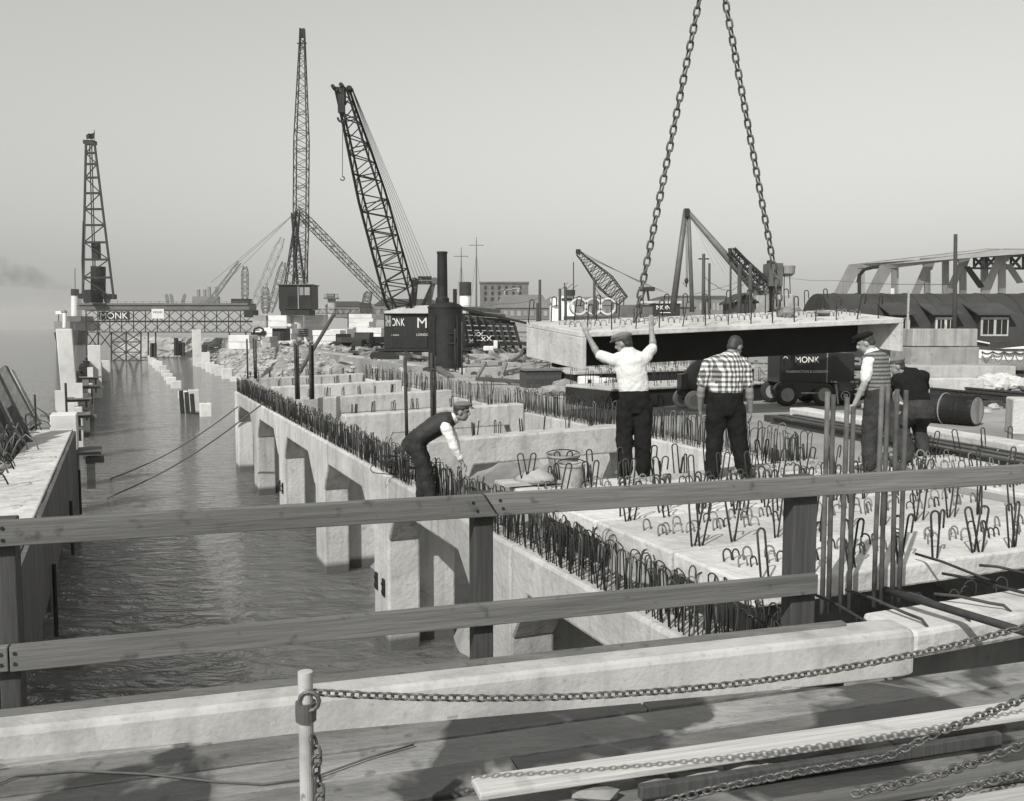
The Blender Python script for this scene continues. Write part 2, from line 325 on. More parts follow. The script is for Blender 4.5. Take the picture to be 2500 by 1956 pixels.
# ================================================================ the wharf frame
RO = Vector((U0, 4, 0))
wharf = thing('wharf_frame', 'pale precast concrete wharf frame on piers, with beams bristling with steel loops', 'wharf', W(U0, 4, 0), A)
def wb(mb, name, m, parent=None, bevel=0, smooth=False):
    return mb.shift(-RO).build(name, m, parent or wharf, bevel, smooth)
def loop_mesh(h, w, r, name, m, lean=0.0, n=5, seg=6, hook=False):
    mb = MB(); pts = [(-w/2, 0, 0), (-w/2, lean*.5, h - w/2)]
    for i in range(1, seg): a_ = PI - PI*i/seg; pts.append((w/2*math.cos(a_), lean*(.5+.5*math.sin(a_)), h - w/2 + w/2*math.sin(a_)))
    pts += [(w/2, lean*.5, h - w/2), (w/2, 0, h*.62 if hook else 0)]
    return mb.tube(pts, r, n).mesh(name, m, True)
LM = [loop_mesh(h, w, .0062, 'stirrup_loop', M['rebar'], ln) for h, w, ln in ((.43,.10,0),(.40,.09,.03),(.46,.11,-.03),(.42,.085,.05),(.37,.12,-.06),(.48,.08,.02))]
LMP = [loop_mesh(h, w, .0066, 'stirrup_loop', M['rebar_pale'], ln) for h, w, ln in ((.43,.10,0),(.40,.09,.03),(.46,.11,-.03))]
STUB = loop_mesh(.22, .05, .008, 'starter_loop', M['rebar'])
def put(mesh, name, parent, loc, rz=0.0, rx=0.0, ry=0.0, s=1.0):
    o = link(name, mesh, parent); o.location = loc; o.rotation_euler = (rx, ry, rz)
    if s != 1.0: o.scale = (s, s, s)
    return o
random.seed(11)
for k in range(-1, 6):
    a, b = vk(k), vk(k+1); last = k == 5
    if last: poly = [(a,0),(a+.87,0),(a+.87,-3.7),(a,-3.7)]
    else: poly = [(a,0),(b-.004,0),(b-.004,-1.03),(b-.43,-.44),(a+1.67,-.44),(a+.99,-1.03),(a+.87,-1.06),(a+.87,-3.7),(a,-3.7)]
    mb = MB(); mb.prism(poly, 'x', U0, U0+.52)
    eb = wb(mb, 'edge_beam', M['conc'], bevel=.035)
    # loops, two rows
    v1 = a + .87 if last else b
    v = max(a, 4.6)
    while v < v1:
        gap = (12.25 < v < 12.7) or (20.9 < v < 21.1)
        for row in (0, 1):
            if gap or random.random() < .06: continue
            pl = random.random() < .16
            put(random.choice(LMP if pl else LM), 'stirrup_loop', eb, Vector((U0 + .09 + .17*row + random.uniform(-.02,.02), v + random.uniform(-.03,.03), 0)) - RO,
                PI/2 + random.uniform(-.5,.5), random.uniform(-.07,.07), random.uniform(-.07,.07), random.uniform(.94,1.06))
        v += .07
    if not last and k > -1:      # chalk line of the cast-in chamfer board
        pass
for k in (0, 1, 3):              # bolted steel brackets on the piers
    a = vk(k)
    for dv, du in ((.18, -.03), (.62, -.03)):
        mb = MB(); mb.box(U0+du, U0, a+dv, a+dv+.12, -1.95, -1.68); mb.cyl((U0+du-.02, a+dv+.06, -1.75), (U0+du, a+dv+.06, -1.75), .025, 8); mb.cyl((U0+du-.02, a+dv+.06, -1.88), (U0+du, a+dv+.06, -1.88), .025, 8)
        wb(mb, 'bolted_bracket', M['steel'])
# transverse beams
for k in range(-1, 6):
    a = vk(k); zt = lambda u: .50 if k == -1 else .46 + .028*(u - 4.2)
    ua, ub_ = U0 + .53, 8.34
    if k == -1: ub_ = 9.4
    poly = [(ua, zt(ua)), (ub_, zt(ub_)), (ub_, -3.7), (ub_-.12, -3.7), (ub_-.12, -.5), (ub_-.35, .1), (5.3, .04), (4.95, -.75), (4.95, -3.7), (ua, -3.7)]
    if k == -1: poly = [(ua, .5), (ub_, .5), (ub_, .33), (ua, .33)]
    mb = MB(); sb = 0 if k == -1 else .28; mb.prism(poly, 'y', a + sb, a + sb + .42); tb = wb(mb, 'transverse_beam', M['conc'], bevel=.03)
    if k == -1:
        tb0 = tb; wb(MB().box(ua, ub_, a+.46, a+1.05, -.1, .14), 'slot_ledge', M['conc_old'])
    if k >= 0:
        u = 4.5
        while u < 8.2:
            for j in range(random.choice((1,2,2,3))):
                put(STUB, 'starter_loop', tb, Vector((u + j*.055 + random.uniform(-.01,.01), a + .60 + random.uniform(-.05,.05), zt(u) - .01)) - RO, random.uniform(.3,1.2), random.uniform(-.12,.12), 0, random.uniform(.9,1.15))
            u += .44
for i in range(26):
    u = 4.5 + .17*i + (.25 if i % 5 == 4 else 0)
    put(LM[i % 4], 'stirrup_loop', tb0, Vector((u, 4.62 + random.uniform(-.05,.05), .14)) - RO, random.uniform(-.5,.5), random.uniform(-.15,.15), 0, .8)
# inner edge beam with its row of loops
for k in range(-1, 6):
    a, b = vk(k), vk(k+1) if k < 5 else vk(5) + .9
    mb = MB(); mb.box(8.35, 8.9, a, b - .004, -.7, .38); ib = wb(mb, 'inner_edge_beam', M['conc'], bevel=.02)
    v = max(a, 9.9)
    while v < b:
        if random.random() > .03:
            pl = random.random() < (.2 if v < 16 else .55)
            put(random.choice(LMP if pl else LM), 'stirrup_loop', ib, Vector((8.46 + random.uniform(-.03,.03) , v, .38)) - RO, PI/2 + random.uniform(-.4,.4), random.uniform(-.06,.06), random.uniform(-.06,.06), random.uniform(1.0,1.2))
            if v < 20: put(random.choice(LMP if pl else LM), 'stirrup_loop', ib, Vector((8.66 + random.uniform(-.03,.03) , v+.04, .38)) - RO, PI/2 + random.uniform(-.4,.4), random.uniform(-.06,.06), random.uniform(-.06,.06), random.uniform(1.0,1.2))
        v += .12

# ================================================================ deck slabs laid on the frame
TALL = loop_mesh(.38, .07, .0085, 'lifting_hook', M['rebar'], 0, 6, 7, hook=True)
TALLF = loop_mesh(.38, .068, .0082, 'lifting_hook', M['rebar'], 0, 6, 7)
SMALL = loop_mesh(.095, .085, .0075, 'bar_loop', M['rebar_pale'], .02, 5, 6)
SMALLD = loop_mesh(.09, .08, .0072, 'bar_loop', M['rebar'], .02, 5, 6)
vb = [(5.15,6.17),(6.21,7.45),(7.49,8.52),(8.56,9.55)]
ordn = ['nearest pale concrete deck slab behind the timber rail, loose bars lying on it', 'second pale concrete deck slab from the rail, rows of arched bars across it',
        'third pale concrete deck slab from the rail, before the standing men', 'farthest laid concrete deck slab, the two men in shirts stand on it']
random.seed(21)
for i, (a, b) in enumerate(vb):
    s_ = thing('deck_slab', ordn[i], 'slab', W(4.03, a, .5), A, 'concrete deck slabs laid on the wharf')
    L_ = 4.30 if i < 3 else 4.28
    mb = MB(); mb.box(0, L_, 0, b-a, -.17, 0); mb.build('slab', M['conc_top'], s_, .02)
    for e, yy in ((0, .07), (1, (b-a) - .08)):
        if e == 1 and i not in (3, 1): continue
        u = .18 + .1*i % .3
        while u < L_ - .1:
            x, y = u + random.uniform(-.03,.03), yy + random.uniform(-.02,.02)
            put(random.choice((TALL, TALLF)), 'lifting_hook', s_, (x, y, -.005), random.uniform(-.3,.4), random.uniform(-.10,.06), random.uniform(-.20,-.04))
            if random.random() < .8: put(random.choice((TALL, TALLF)), 'lifting_hook', s_, (x + .035, y + .01, -.005), random.uniform(-.3,.4), random.uniform(-.08,.08), random.uniform(.06,.24))
            u += .41
    rows_ = {0: [.42,.62], 1: [.55,.8], 2: [.5], 3: [.35,.6]}[i]
    for yy in rows_:
        u = .25
        while u < L_ - .2:
            for j in range(random.choice((1,2,2,3))):
                put(random.choice((SMALL, SMALL, SMALLD)), 'bar_loop', s_, (u + j*.085, yy + random.uniform(-.05,.05), -.008), random.uniform(-.3,.5), 0, 0, random.uniform(.9,1.15))
            u += random.uniform(.26,.38)
# loop-studded slab beyond the inner beam
s_ = thing('deck_slab', 'far right concrete slab crowded with rows of small bar loops', 'slab', W(8.95, 6.2, .5), A, 'concrete deck slabs laid on the wharf')
mb = MB(); mb.box(0, 4.2, 0, 3.3, -.17, 0); mb.build('slab', M['conc_top'], s_, .02)
for j in range(8):
    u = .1
    while u < 4.1:
        put(random.choice((SMALL, SMALL, SMALLD)), 'bar_loop', s_, (u + random.uniform(-.02,.02), .25 + j*.41 + random.uniform(-.04,.04), -.008), random.uniform(-.3,.5), 0, 0, random.uniform(1.0,1.3)); u += .17
for j, yy in enumerate((.2, 1.5, 3.1)):
    u = .3
    while u < 4.0: put(TALLF, 'lifting_hook', s_, (u, yy, -.005), random.uniform(-.5,.9), random.uniform(-.16,.1), random.uniform(-.2,.2)); u += .5

# ================================================================ upright reinforcement
def bars(name, label, spots, z0, z1, w, tilt=.01, group='bundles of upright reinforcing bars', brace=None):
    b0 = spots[0]; r = thing(name, label, 'rebar', W(b0[0], b0[1], z0), A, group)
    for i, (u, v, dz) in enumerate(spots):
        t = random.uniform(-tilt, tilt); t2 = random.uniform(-tilt, tilt)
        pts = [(u-b0[0] + t*q*(z1-z0), v-b0[1] + t2*q*(z1-z0) + random.uniform(-.004,.004), q*(z1+dz-z0)) for q in (0,.35,.7,1)]
        MB().tube(pts, w/2, 8).build('bar', M['rough_bar'] if name == 'rebar_bundle' else M['rebar'], r, smooth=True)
    return r
random.seed(5)
c1 = UV(P(2032, 1500, .3)); c2 = UV(P(2150, 1478, .3))
bars('rebar_bundle', 'left one of two near upright bundles of thick reinforcing bars behind the rail', [(c1.x-.09,c1.y,.02),(c1.x-.015,c1.y+.02,0),(c1.x+.06,c1.y-.01,-.02),(c1.x+.16,c1.y+.01,-.09)], .3, 1.84, .036)
bars('rebar_bundle', 'right one of two near upright bundles of thick reinforcing bars behind the rail', [(c2.x-.07,c2.y,.03),(c2.x+.02,c2.y+.02,.02),(c2.x+.10,c2.y-.01,0),(c2.x+.19,c2.y+.02,-.01)], .3, 1.86, .036)
def upr(px, yb, yt, v, w, label, n_=1):
    b = onU(px, yb, 4.0)
    r_ = ray(px, yb); rv = -r_.x*sA + r_.y*cA; k = v/rv; u = (r_.x*cA + r_.y*sA)*k; zb = HC + r_.z*k
    r2 = ray(px, yt); k2 = v/(-r2.x*sA + r2.y*cA); zt_ = HC + r2.z*k2
    bars('starter_bar', label, [(u + .06*i, v + .03*i, -.05*i) for i in range(n_)], zb, zt_, w, .012, 'tall starter bars on the far wharf bays')
upr(993, 1065, 872, vk(1)+.25, .055, 'rust-dark upright bar left of the bending man', 1)
upr(1055, 1040, 862, vk(1)+.9, .05, 'thick pair of upright bars above the bending man', 2)
upr(1112, 905, 803, vk(3), .05, 'slim pale upright bar standing left against the boiler', 1)
upr(1128, 915, 786, vk(3)-.6, .045, 'slim pale upright bar standing right against the boiler', 1)
upr(724, 975, 838, vk(3)-.3, .07, 'left pair of tall bars joined by a slanting timber brace', 2)
upr(759, 975, 838, vk(3)-.4, .07, 'right pair of tall bars joined by a slanting timber brace', 2)
upr(605, 925, 828, vk(5)+.3, .06, 'leftmost lone bar standing at the far end of the wharf', 1)
upr(622, 925, 826, vk(5)+.2, .06, 'leaning pair of bars standing at the far end of the wharf', 2)
p_, q_ = D(731, 910, 29.6), D(815, 768, 30.4)
o = MB().bar((0,0,0), q_-p_, .16, .06).build('timber_brace', M['timber_v'], loc=p_); tag(o, 'slanting dark timber brace leaning across two tall starter bars', 'timber')
ls0 = P(985, 1160, .03); lst = thing('loose_stirrups', 'tangle of loose bent stirrups lying on the beam behind the bending man', 'rebar', ls0)
random.seed(19)
for i in range(12): put(LM[i % 6], 'stirrup', lst, (random.uniform(-.1,.35), random.uniform(-.25,.25), .02+.025*i), random.uniform(0,.9), random.uniform(-.2,.2), -1.35 + random.uniform(-.3,.3), 1.15)
# bars bent over the nearest transverse beam
random.seed(9)
for i, (x0, y0, x1, y1, dr) in enumerate([(1990,1452,2152,1538,14),(2065,1440,2250,1512,28),(2190,1440,2352,1498,30),(2280,1450,2450,1478,26),(2235,1352,2440,1425,0),(2390,1380,2520,1402,0),(2300,1400,2520,1452,0)]):
    p0, p1 = P(x0, y0, .56), P(x1, y1, .535); pts = [p0, p0.lerp(p1,.35)+Vector((0,0,.012)), p0.lerp(p1,.8), p1]
    if dr: pts += [p1 + (p1-p0).normalized()*.04 + Vector((0,0,-.03)), p1 + (p1-p0).normalized()*.05 + Vector((0,0,-.2))]
    o = MB().tube([q-p0 for q in pts], .0105, 6).build('bent_bar', M['rebar'], smooth=True, loc=p0)
    tag(o, ['leftmost bent steel bar hooked over the near concrete beam', 'second bent steel bar hooked over the near concrete beam', 'third bent steel bar hooked over the near concrete beam', 'rightmost bent steel bar hooked over the near concrete beam',
            'straight steel bar lying slantwise on the second slab', 'short straight steel bar lying at the right picture edge', 'straight steel bar crossing the near slabs at the right edge'][i], 'rebar', 'loose steel bars on the near slabs')
p0, p1 = P(2160, 1440, .60), P(2510, 1545, .60)
o = MB().tube([(0,0,0), p1-p0], .024, 12).build('steel_pipe', M['rebar'], smooth=True, loc=p0); tag(o, 'thick dark steel pipe lying slantwise across the near beam', 'pipe')
# ================================================================ foreground walkway, rail, beam, chains
DZ = .58
g0, g1 = P(0, 1946, DZ), P(2049, 1671, DZ); gd = (g1-g0).normalized(); ga = math.atan2(gd.y, gd.x); gn = Vector((-gd.y, gd.x, 0))
deck = thing('timber_walkway', 'worn timber walkway planks stained with damp at the bottom', 'walkway', g0 + gd*2 - gn*1.2, ga)
del deck['category']; del deck['label']; kind(deck, 'structure')
random.seed(4)
xr = (P(2075, 1668, DZ) - g0).dot(gd) - 2; w_ = .2365; i = 0
for r_ in range(-15, 3):
    y = 1.2 + r_*(w_ + .004); x0 = -3.4 + random.uniform(-.3,.3); x1 = 4.6
    if r_ >= 0: cuts = [x0, random.uniform(-.5, 1), xr - .25*r_ + random.uniform(-.05,.05)]
    else: cuts = [x0, random.uniform(-2, 3.5), x1]
    for a, b in zip(cuts, cuts[1:]):
        dz = random.uniform(-.006, .006)
        MB().box(a+.004, b-.004, y+.010, y+w_-.008, -.075+dz, dz).build('plank', M['deck'], deck, .006)
MB().box(-3.3, 4.5, -2.09, .79, -.14, -.085).build('gap_shade_sheet', M['near_black'], deck); MB().box(-3.4, 4.2, -2.3, -2.1, -.35, -.08).build('bearer', M['timber_v'], deck); MB().box(-3.4, 4.2, .8, 1.0, -.35, -.08).build('bearer', M['timber_v'], deck)  # first box: near-black sheet added so the gaps between planks look shaded
for x in (-3, -.6, 1.8, 3.9): MB().box(x, x+.3, .78, 1.02, -3.8, -.351).build('pile', M['timber_v'], deck)
for x in (-3, -.6, 1.8, 3.9): MB().box(x, x+.3, -2.32, -2.08, -3.8, -.351).build('pile', M['timber_v'], deck)
# whitened beam along the walkway edge
kl, kr = D(0, 1903, 3.55), D(2232, 1650, 4.40); hl_, hr_ = .200, .232
kd = kr - kl; ku = Vector((-kd.y, kd.x, 0)).normalized()
prof = [(0,.03),(0,.86),(.04,.95),(.13,1),(.9,1),(1,.92),(1,0),(.03,0)]; rg = []
for t, sh in ((-.35,1),(0,1),(.25,1),(.5,1),(.75,1),(.985,1),(.995,.97),(1.0,.9)):
    h_ = hl_ + (hr_-hl_)*t; c_ = kl + kd*t
    rg.append([c_ + ku*.20*(.5+(a_-.5)*sh) + Vector((0,0,h_*(.5+(b_-.5)*sh))) - kl for a_, b_ in prof])
o = MB().rings(rg).build('kerb_beam', M['paint_beam'], loc=kl, bevel=.008)
tag(o, 'long whitened concrete beam with rounded end lying along the walkway edge', 'beam')
pts_ = [kl + kd*t + ku*.165 + Vector((0,0,hl_ + (hr_-hl_)*t + .008)) - kl for t in (-.3, .93)]
MB().bar(pts_[0], pts_[1], .05, .014).build('timber_strip', M['timber'], o)
for t in (.45, .84):
    pb_ = kl + kd*t; pk = MB().box(-.05, .05, 0, .2, 0, max(.02, pb_.z - DZ - .006)).build('packing_block', M['timber_pale'], loc=(pb_.x, pb_.y, DZ+.002), rz=ga); tag(pk, ['left','right'][t > .6] + ' pale packing block under the whitened beam', 'block')
# guard rail
rt0, rt1 = P(-60, 1271.5, 1.5), P(2620, 1127, 1.5)
rd = (rt1-rt0); rl = rd.length; rd.normalize(); ra = math.atan2(rd.y, rd.x)
rail = thing('guard_rail', 'rough sawn timber guard rail of two boards on dark posts', 'railing', (rt0.x, rt0.y, .3), ra)
zt = 1.5 - .3
def along(px, py):     # distance along the rail of the ray through a pixel
    r_ = ray(px, py); c_, s_ = rd.x, rd.y
    # solve rt0 + t*rd == k*ray in plan
    det = r_.x*(-s_) + r_.y*c_; k = (rt0.x*(-s_) + rt0.y*c_)/det
    return Vector((r_.x*k - rt0.x, r_.y*k - rt0.y, 0)).dot(rd)
j1 = along(1192, 1230)
mb = MB(); mb.prism([(0,zt-.108),(j1+.035,zt-.108),(j1-.035,zt),(0,zt)], 'y', -.045, 0); mb.build('top_rail', M['timber'], rail, .004)
mb = MB(); mb.prism([(j1+.043,zt-.106),(rl,zt-.106),(rl,zt+.002),(j1-.027,zt+.002)], 'y', -.045, 0); mb.build('top_rail', M['timber'], rail, .004)
zl = .965 - .3; e1 = along(1985, 1430); j0 = along(27, 1600)
MB().box(0, j0-.003, -.045, 0, zl-.105, zl).build('lower_rail', M['timber'], rail, .004)
MB().box(j0+.003, e1, -.045, 0, zl-.108, zl).build('lower_rail', M['timber'], rail, .004)
for (xa, xb, yb) in ((-8, 44, 1500), (1158, 1205, 1400), (1936, 1994, 1350)):
    a, b = along(xa, yb), along(xb, yb)
    MB().box(a, b, .002, .105, -.9, zt - .004).build('post', M['timber_v'], rail, .006)
for (px, zz) in ((12, zt-.03), (12, zt-.08), (1150, zt-.035), (1160, zt-.075), (1215, zt-.03), (1222, zt-.07), (8, zl-.03), (8, zl-.075), (42, zl-.03), (42, zl-.075)):
    x = along(px, 1300 if zz > .9 else 1600)
    MB().cyl((x, -.049, zz), (x, -.045, zz), .008, 8).build('nail_head', M['steel'], rail)
# scaffold tube and chains
def link_mesh(L_, w, r, name, m):
    pts = []
    for i in range(12):
        t = 2*PI*i/12; x = (L_/2-w/2)*(1 if math.cos(t) > 0 else -1)*min(1, abs(math.cos(t))*3) + w/2*math.cos(t)*.9; pts.append((x, w/2*math.sin(t), 0))
    return MB().tube(pts, r, 6, closed=True).mesh(name, m, True)
def chain(label, pts, L_, w, r, m, group=None, name='chain'):
    pts = [Vector(p) for p in pts]; seg = [0]
    for a, b in zip(pts, pts[1:]): seg.append(seg[-1] + (b-a).length)
    ro = thing(name, label, 'chain', pts[0], 0, group); me = link_mesh(L_, w, r, 'chain_link', m)
    pitch = L_ - 2.1*r; t = 0; i = 0
    def at(t):
        for j in range(len(seg)-1):
            if t <= seg[j+1]: return pts[j].lerp(pts[j+1], (t-seg[j])/(seg[j+1]-seg[j]))
        return pts[-1]
    while t + pitch < seg[-1]:
        a, b = at(t), at(t+pitch); d = (b-a).normalized(); q = d.to_track_quat('X', 'Z')
        o = link('chain_link', me, ro); o.rotation_mode = 'QUATERNION'
        from_q = q @ Vector((1,0,0)).rotation_difference(Vector((1,0,0)))
        roll = (PI/2 if i % 2 else 0) + .35 + random.uniform(-.12,.12)
        from mathutils import Quaternion
        o.rotation_quaternion = q @ Quaternion((1,0,0), roll); o.location = (a+b)/2 - pts[0]; t += pitch; i += 1
    return ro
pt = D(745, 1640, 2.6)
post = thing('scaffold_post', 'mortar-spotted upright scaffold tube with a chain hooked to it', 'post', (pt.x, pt.y, DZ))
MB().cyl((0,0,0), (0,0,pt.z-DZ), .0215, 20).build('tube', M['pipe'], post, smooth=False)
MB().lathe([(.0215,0),(.030,0),(.031,.03),(.030,.055),(.0215,.055)], 16, (0,0,pt.z-DZ-.145)).build('clamp_ring', M['steel_mid'], post)
MB().tube([(.015+.028*math.cos(t), -.02, pt.z-DZ-.08+.028*math.sin(t)) for t in [2*PI*i/12 for i in range(12)]], .007, 6, closed=True).build('eye_hook', M['steel_mid'], post)
def sag(p, q, s, n=24): return [p.lerp(q, i/n) - Vector((0,0,4*s*(i/n)*(1-i/n))) for i in range(n+1)]
ch = D(762, 1690, 2.6)
pr = D(2900, 1395, 3.3)
chain('slack light chain strung from the scaffold tube across the walkway', sag(ch, pr, .17, 40), .031, .022, .0036, M['chain'])
chain('short chain end dangling beside the scaffold tube', [D(762,1800,2.58), D(775,1840,2.58), D(770,1880,2.59), D(782,1930,2.59), D(775,2010,2.6)], .04, .026, .0045, M['chain'])
chain('lower dark chain trailing over the loose boards', [D(1560,1975,2.42), D(1750,1925,2.45), D(1950,1885,2.5), D(2160,1850,2.55), D(2300,1785,2.6), D(2540,1690,2.75)], .031, .022, .0036, M['chain'])
chain('upper of two chains rising to the right picture edge above the boards', [D(2080,1940,2.2), D(2290,1890,2.25), D(2400,1855,2.3), D(2560,1795,2.35)], .032, .022, .0038, M['chain'])
chain('bottom right corner chain lying on the walkway', [D(2200,1990,2.1), D(2300,1945,2.12), D(2420,1905,2.15), D(2560,1875,2.2)], .032, .023, .0038, M['chain'])
MB_ = P(0, 1900, DZ+.006)
o = MB().tube([P(x, y_, DZ+.012) - MB_ for x, y_ in ((-60,1935),(40,1895),(180,1882),(360,1890),(520,1908),(640,1915),(760,1900),(900,1850),(1010,1818))], .0045, 6).build('wire_cable', M['rope'], smooth=True, loc=MB_); tag(o, 'thin dark wire cable curling over the walkway planks', 'cable')
# loose boards and lumps on the near planks
def board(name, label, p, q, w, h, m, cat='board', bev=.006):
    o = MB().box(0, (q-p).length, -w/2, w/2, 0, h).build(name, m, bevel=bev, loc=p, rz=math.atan2(q.y-p.y, q.x-p.x)); o.rotation_euler.y = -math.asin((q.z-p.z)/(q-p).length); return tag(o, label, cat)
board('loose_board', 'long pale plank propped along the walkway in front', P(1160, 1935, .66), P(2700, 1712, .66), .13, .03, M['timber_pale'])
board('loose_board', 'dark strip put in as the shadow under the long pale plank', P(1560, 1950, .60), P(2440, 1815, .61), .035, .05, M['timber_v'])  # no real board: dark strip painting the shadow below the pale plank
board('loose_board', 'grey rough plank at the bottom right corner', P(1900, 1985, .59), P(2750, 1850, .59), .10, .03, M['timber'])
board('loose_board', 'second grey plank under the corner chains', P(2150, 2020, .62), P(2800, 1905, .62), .10, .03, M['timber_pale'])
random.seed(8)
for i, (px, py, s_) in enumerate(((1600,1915,.05),(1690,1895,.06),(1810,1878,.055),(1850,1868,.05),(2020,1868,.04),(1450,1945,.05))):
    p = P(px, py, .60); o = MB().rock((0,0,.01), (s_*1.9, s_, s_*.6), i+50).build('mortar_lump', M['conc_old'], loc=p)
    tag(o, ['leftmost but one','third from left','fourth from left','fifth from left','rightmost','leftmost'][i] + ' lump of set mortar beside the loose walkway boards', 'lump', 'mortar lumps by the loose boards')
# ================================================================ lifted slab on chains
random.seed(31)
cB = lambda px, py, d: D(px, py, d)
fl, fr, blk = cB(1420, 811, 17.0), cB(2207, 777, 18.9), cB(1285, 786, 18.6)
Xv = fr - fl; Yv = blk - fl; Zv = Vector((0,0,-.70)); nX = Xv.normalized(); nY = Yv.normalized()
br = fr + Yv
ls = thing('lifted_slab', 'pale concrete deck unit with hollow dark side hanging from two heavy chains', 'slab', fl)
def quadbox(name, a, b, c, d, thick, m, parent, bev=.015):
    mb = MB(); t = Vector(thick); mb.hexa([p + t - fl for p in (a,b,c,d)], [p - fl for p in (a,b,c,d)]); return mb.build(name, m, parent, bev)
quadbox('top_slab', fl, fr, br, blk, (0,0,-.10), M['conc_top'], ls)
e = .10
quadbox('end_wall', fl + Vector((0,0,-.101)), fl + nX*e + Vector((0,0,-.101)), blk + nX*e + Vector((0,0,-.101)), blk + Vector((0,0,-.101)), (0,0,-.60), M['conc'], ls)
quadbox('end_wall', fr - nX*e + Vector((0,0,-.101)), fr + Vector((0,0,-.101)), br + Vector((0,0,-.101)), br - nX*e + Vector((0,0,-.101)), (0,0,-.58), M['conc'], ls)
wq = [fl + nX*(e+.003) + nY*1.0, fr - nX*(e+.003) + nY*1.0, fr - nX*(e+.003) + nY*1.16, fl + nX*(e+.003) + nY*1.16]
quadbox('web', *[p + Vector((0,0,-.103)) for p in wq], (0,0,-.70), M['near_black'], ls)  # web given one even near-black colour
HK = loop_mesh(.50, .09, .012, 'lifting_hook', M['rebar'], 0, 6, 7, hook=True)
XL = Xv.length; YL = Yv.length
for row, (yy, st) in enumerate(((.12, .25), (.92, .0))):
    x = st
    while x < XL - .1:
        put(HK, 'lifting_hook', ls, nX*x + nY*(yy*YL if row else .14) + Vector((0,0,-.01)), random.uniform(-.4,.4), random.uniform(-.1,.1), random.uniform(-.1,.15), random.uniform(.92,1.06)); x += .485
for yy in (.42, .6):
    x = .3
    while x < XL - .2:
        for j in range(2): put(SMALL, 'bar_loop', ls, nX*(x + j*.13) + nY*(yy*YL) + Vector((0,0,-.01)), random.uniform(-.2,.3), 0, 0, random.uniform(1.1,1.3))
        x += .52
# chain anchors on the slab top
aL = fl + nX*1.75 + nY*YL*.55; aR = fl + nX*4.75 + nY*YL*.55
topL, topR = D(1739, -160, 18.2), D(1741, -160, 18.4)
chain('left heavy lifting chain running up from the hanging slab', [aL + Vector((0,0,.02)), aL + Vector((.12,-.03,.55)), topL], .205, .118, .021, M['chain_dark'], 'lifting chains', 'lifting_chain')
chain('right heavy lifting chain running up from the hanging slab', [aR + Vector((.25,0,.02)), aR + Vector((.2,-.03,.5)), topR], .205, .118, .021, M['chain_dark'], 'lifting chains', 'lifting_chain')
hk = thing('hook_block', 'crane hook block gathering the two lifting chains above the slab', 'hook', topL.lerp(topR, .5))
MB().tube([(.16*math.cos(t), 0, .05+.16*math.sin(t)) for t in [2*PI*i/16 for i in range(16)]], .035, 6, closed=True).build('ring', M['steel'], hk); MB().box(-.2, .2, -.14, .14, .25, 1.0).build('block', M['steel'], hk, .04)
for x in (-.12, .12): MB().tube([(x,0,1.0), (x*.8,.5,22)], .018, 6).build('hoist_rope', M['rope'], hk)
o = MB().rock((0,0,.12), (.22,.16,.16), 77).build('sacking_bundle', M['canvas'], loc=aR + Vector((.4,0,-.02))); tag(o, 'crumpled sacking packed under the right lifting chain', 'sacking')
o = MB().rock((0,0,.06), (.2,.16,.08), 78).build('sacking_bundle', M['canvas'], loc=fl + nX*5.9 + nY*.9); tag(o, 'small heap of sacking on the right end of the hanging slab', 'sacking')

# ================================================================ things standing on the quay
class PL:      # works in the upright plane at one distance
    def __init__(s, px, py, d): s.d = d; s.o = D(px, py, d); s.m = d / F
    def __call__(s, px, py, dd=0.0): return D(px, py, s.d + dd) - s.o
def wheel(parent, c, r, w, rim=M['grey_paint'], ty=M['rubber'], name='wheel'):
    h = Vector((0, w/2, 0)); c = Vector(c)
    wo = link(name, MB().lathe([(r*.62,-w/2),(r*.93,-w/2),(r,-w*.3),(r,w*.3),(r*.93,w/2),(r*.62,w/2)], 20).mesh('tyre', ty, True), parent); wo.location = c; wo.rotation_euler.x = PI/2
    ri = link('rim', MB().lathe([(.01,-w*.62),(r*.16,-w*.62),(r*.2,-w*.53),(r*.5,-w*.52),(r*.56,-w*.56),(r*.6,-w*.51),(r*.6,w*.51),(r*.56,w*.56),(r*.5,w*.52),(r*.2,w*.53),(r*.16,w*.62),(.01,w*.62)], 16).mesh('rim', rim), wo); return wo
# compressor trailer
q = PL(1960, 985, 22.0); gz = GZ
cp = thing('compressor_trailer', 'black four wheeled air compressor trailer lettered in white beside the men', 'compressor', (q.o.x, q.o.y, gz), .06)
k = q.m; X = lambda px: (px-1960)*k; Z = lambda py: (985-py)*k + (q.o.z - gz)
mb = MB(); mb.prism([(X(1885),Z(934)),(X(2068),Z(934)),(X(2068),Z(866)),(X(2062),Z(860)),(X(1890),Z(856)),(X(1885),Z(862))], 'y', -.45, .45); mb.build('body', M['black'], cp, .03)
MB().box(X(1998), X(2001), -.455, .455, Z(932), Z(860)).build('door_edge', M['grey_paint'], cp)
mb = MB(); arc = [(X(1866),Z(946)),(X(1872),Z(935)),(X(1885),Z(928)),(X(1980),Z(933)),(X(1998),Z(942)),(X(2010),Z(962)),(X(2012),Z(975)),(X(1996),Z(975)),(X(1985),Z(950)),(X(1965),Z(945)),(X(1930),Z(968)),(X(1918),Z(968)),(X(1905),Z(944)),(X(1880),Z(940))]
mb.prism(arc, 'y', -.62, -.46); mb.build('fender', M['black'], cp, .015)
for px in (1898, 1988):
    for yy in (-.55, .5): wheel(cp, (X(px), yy, .27), .27, .16)
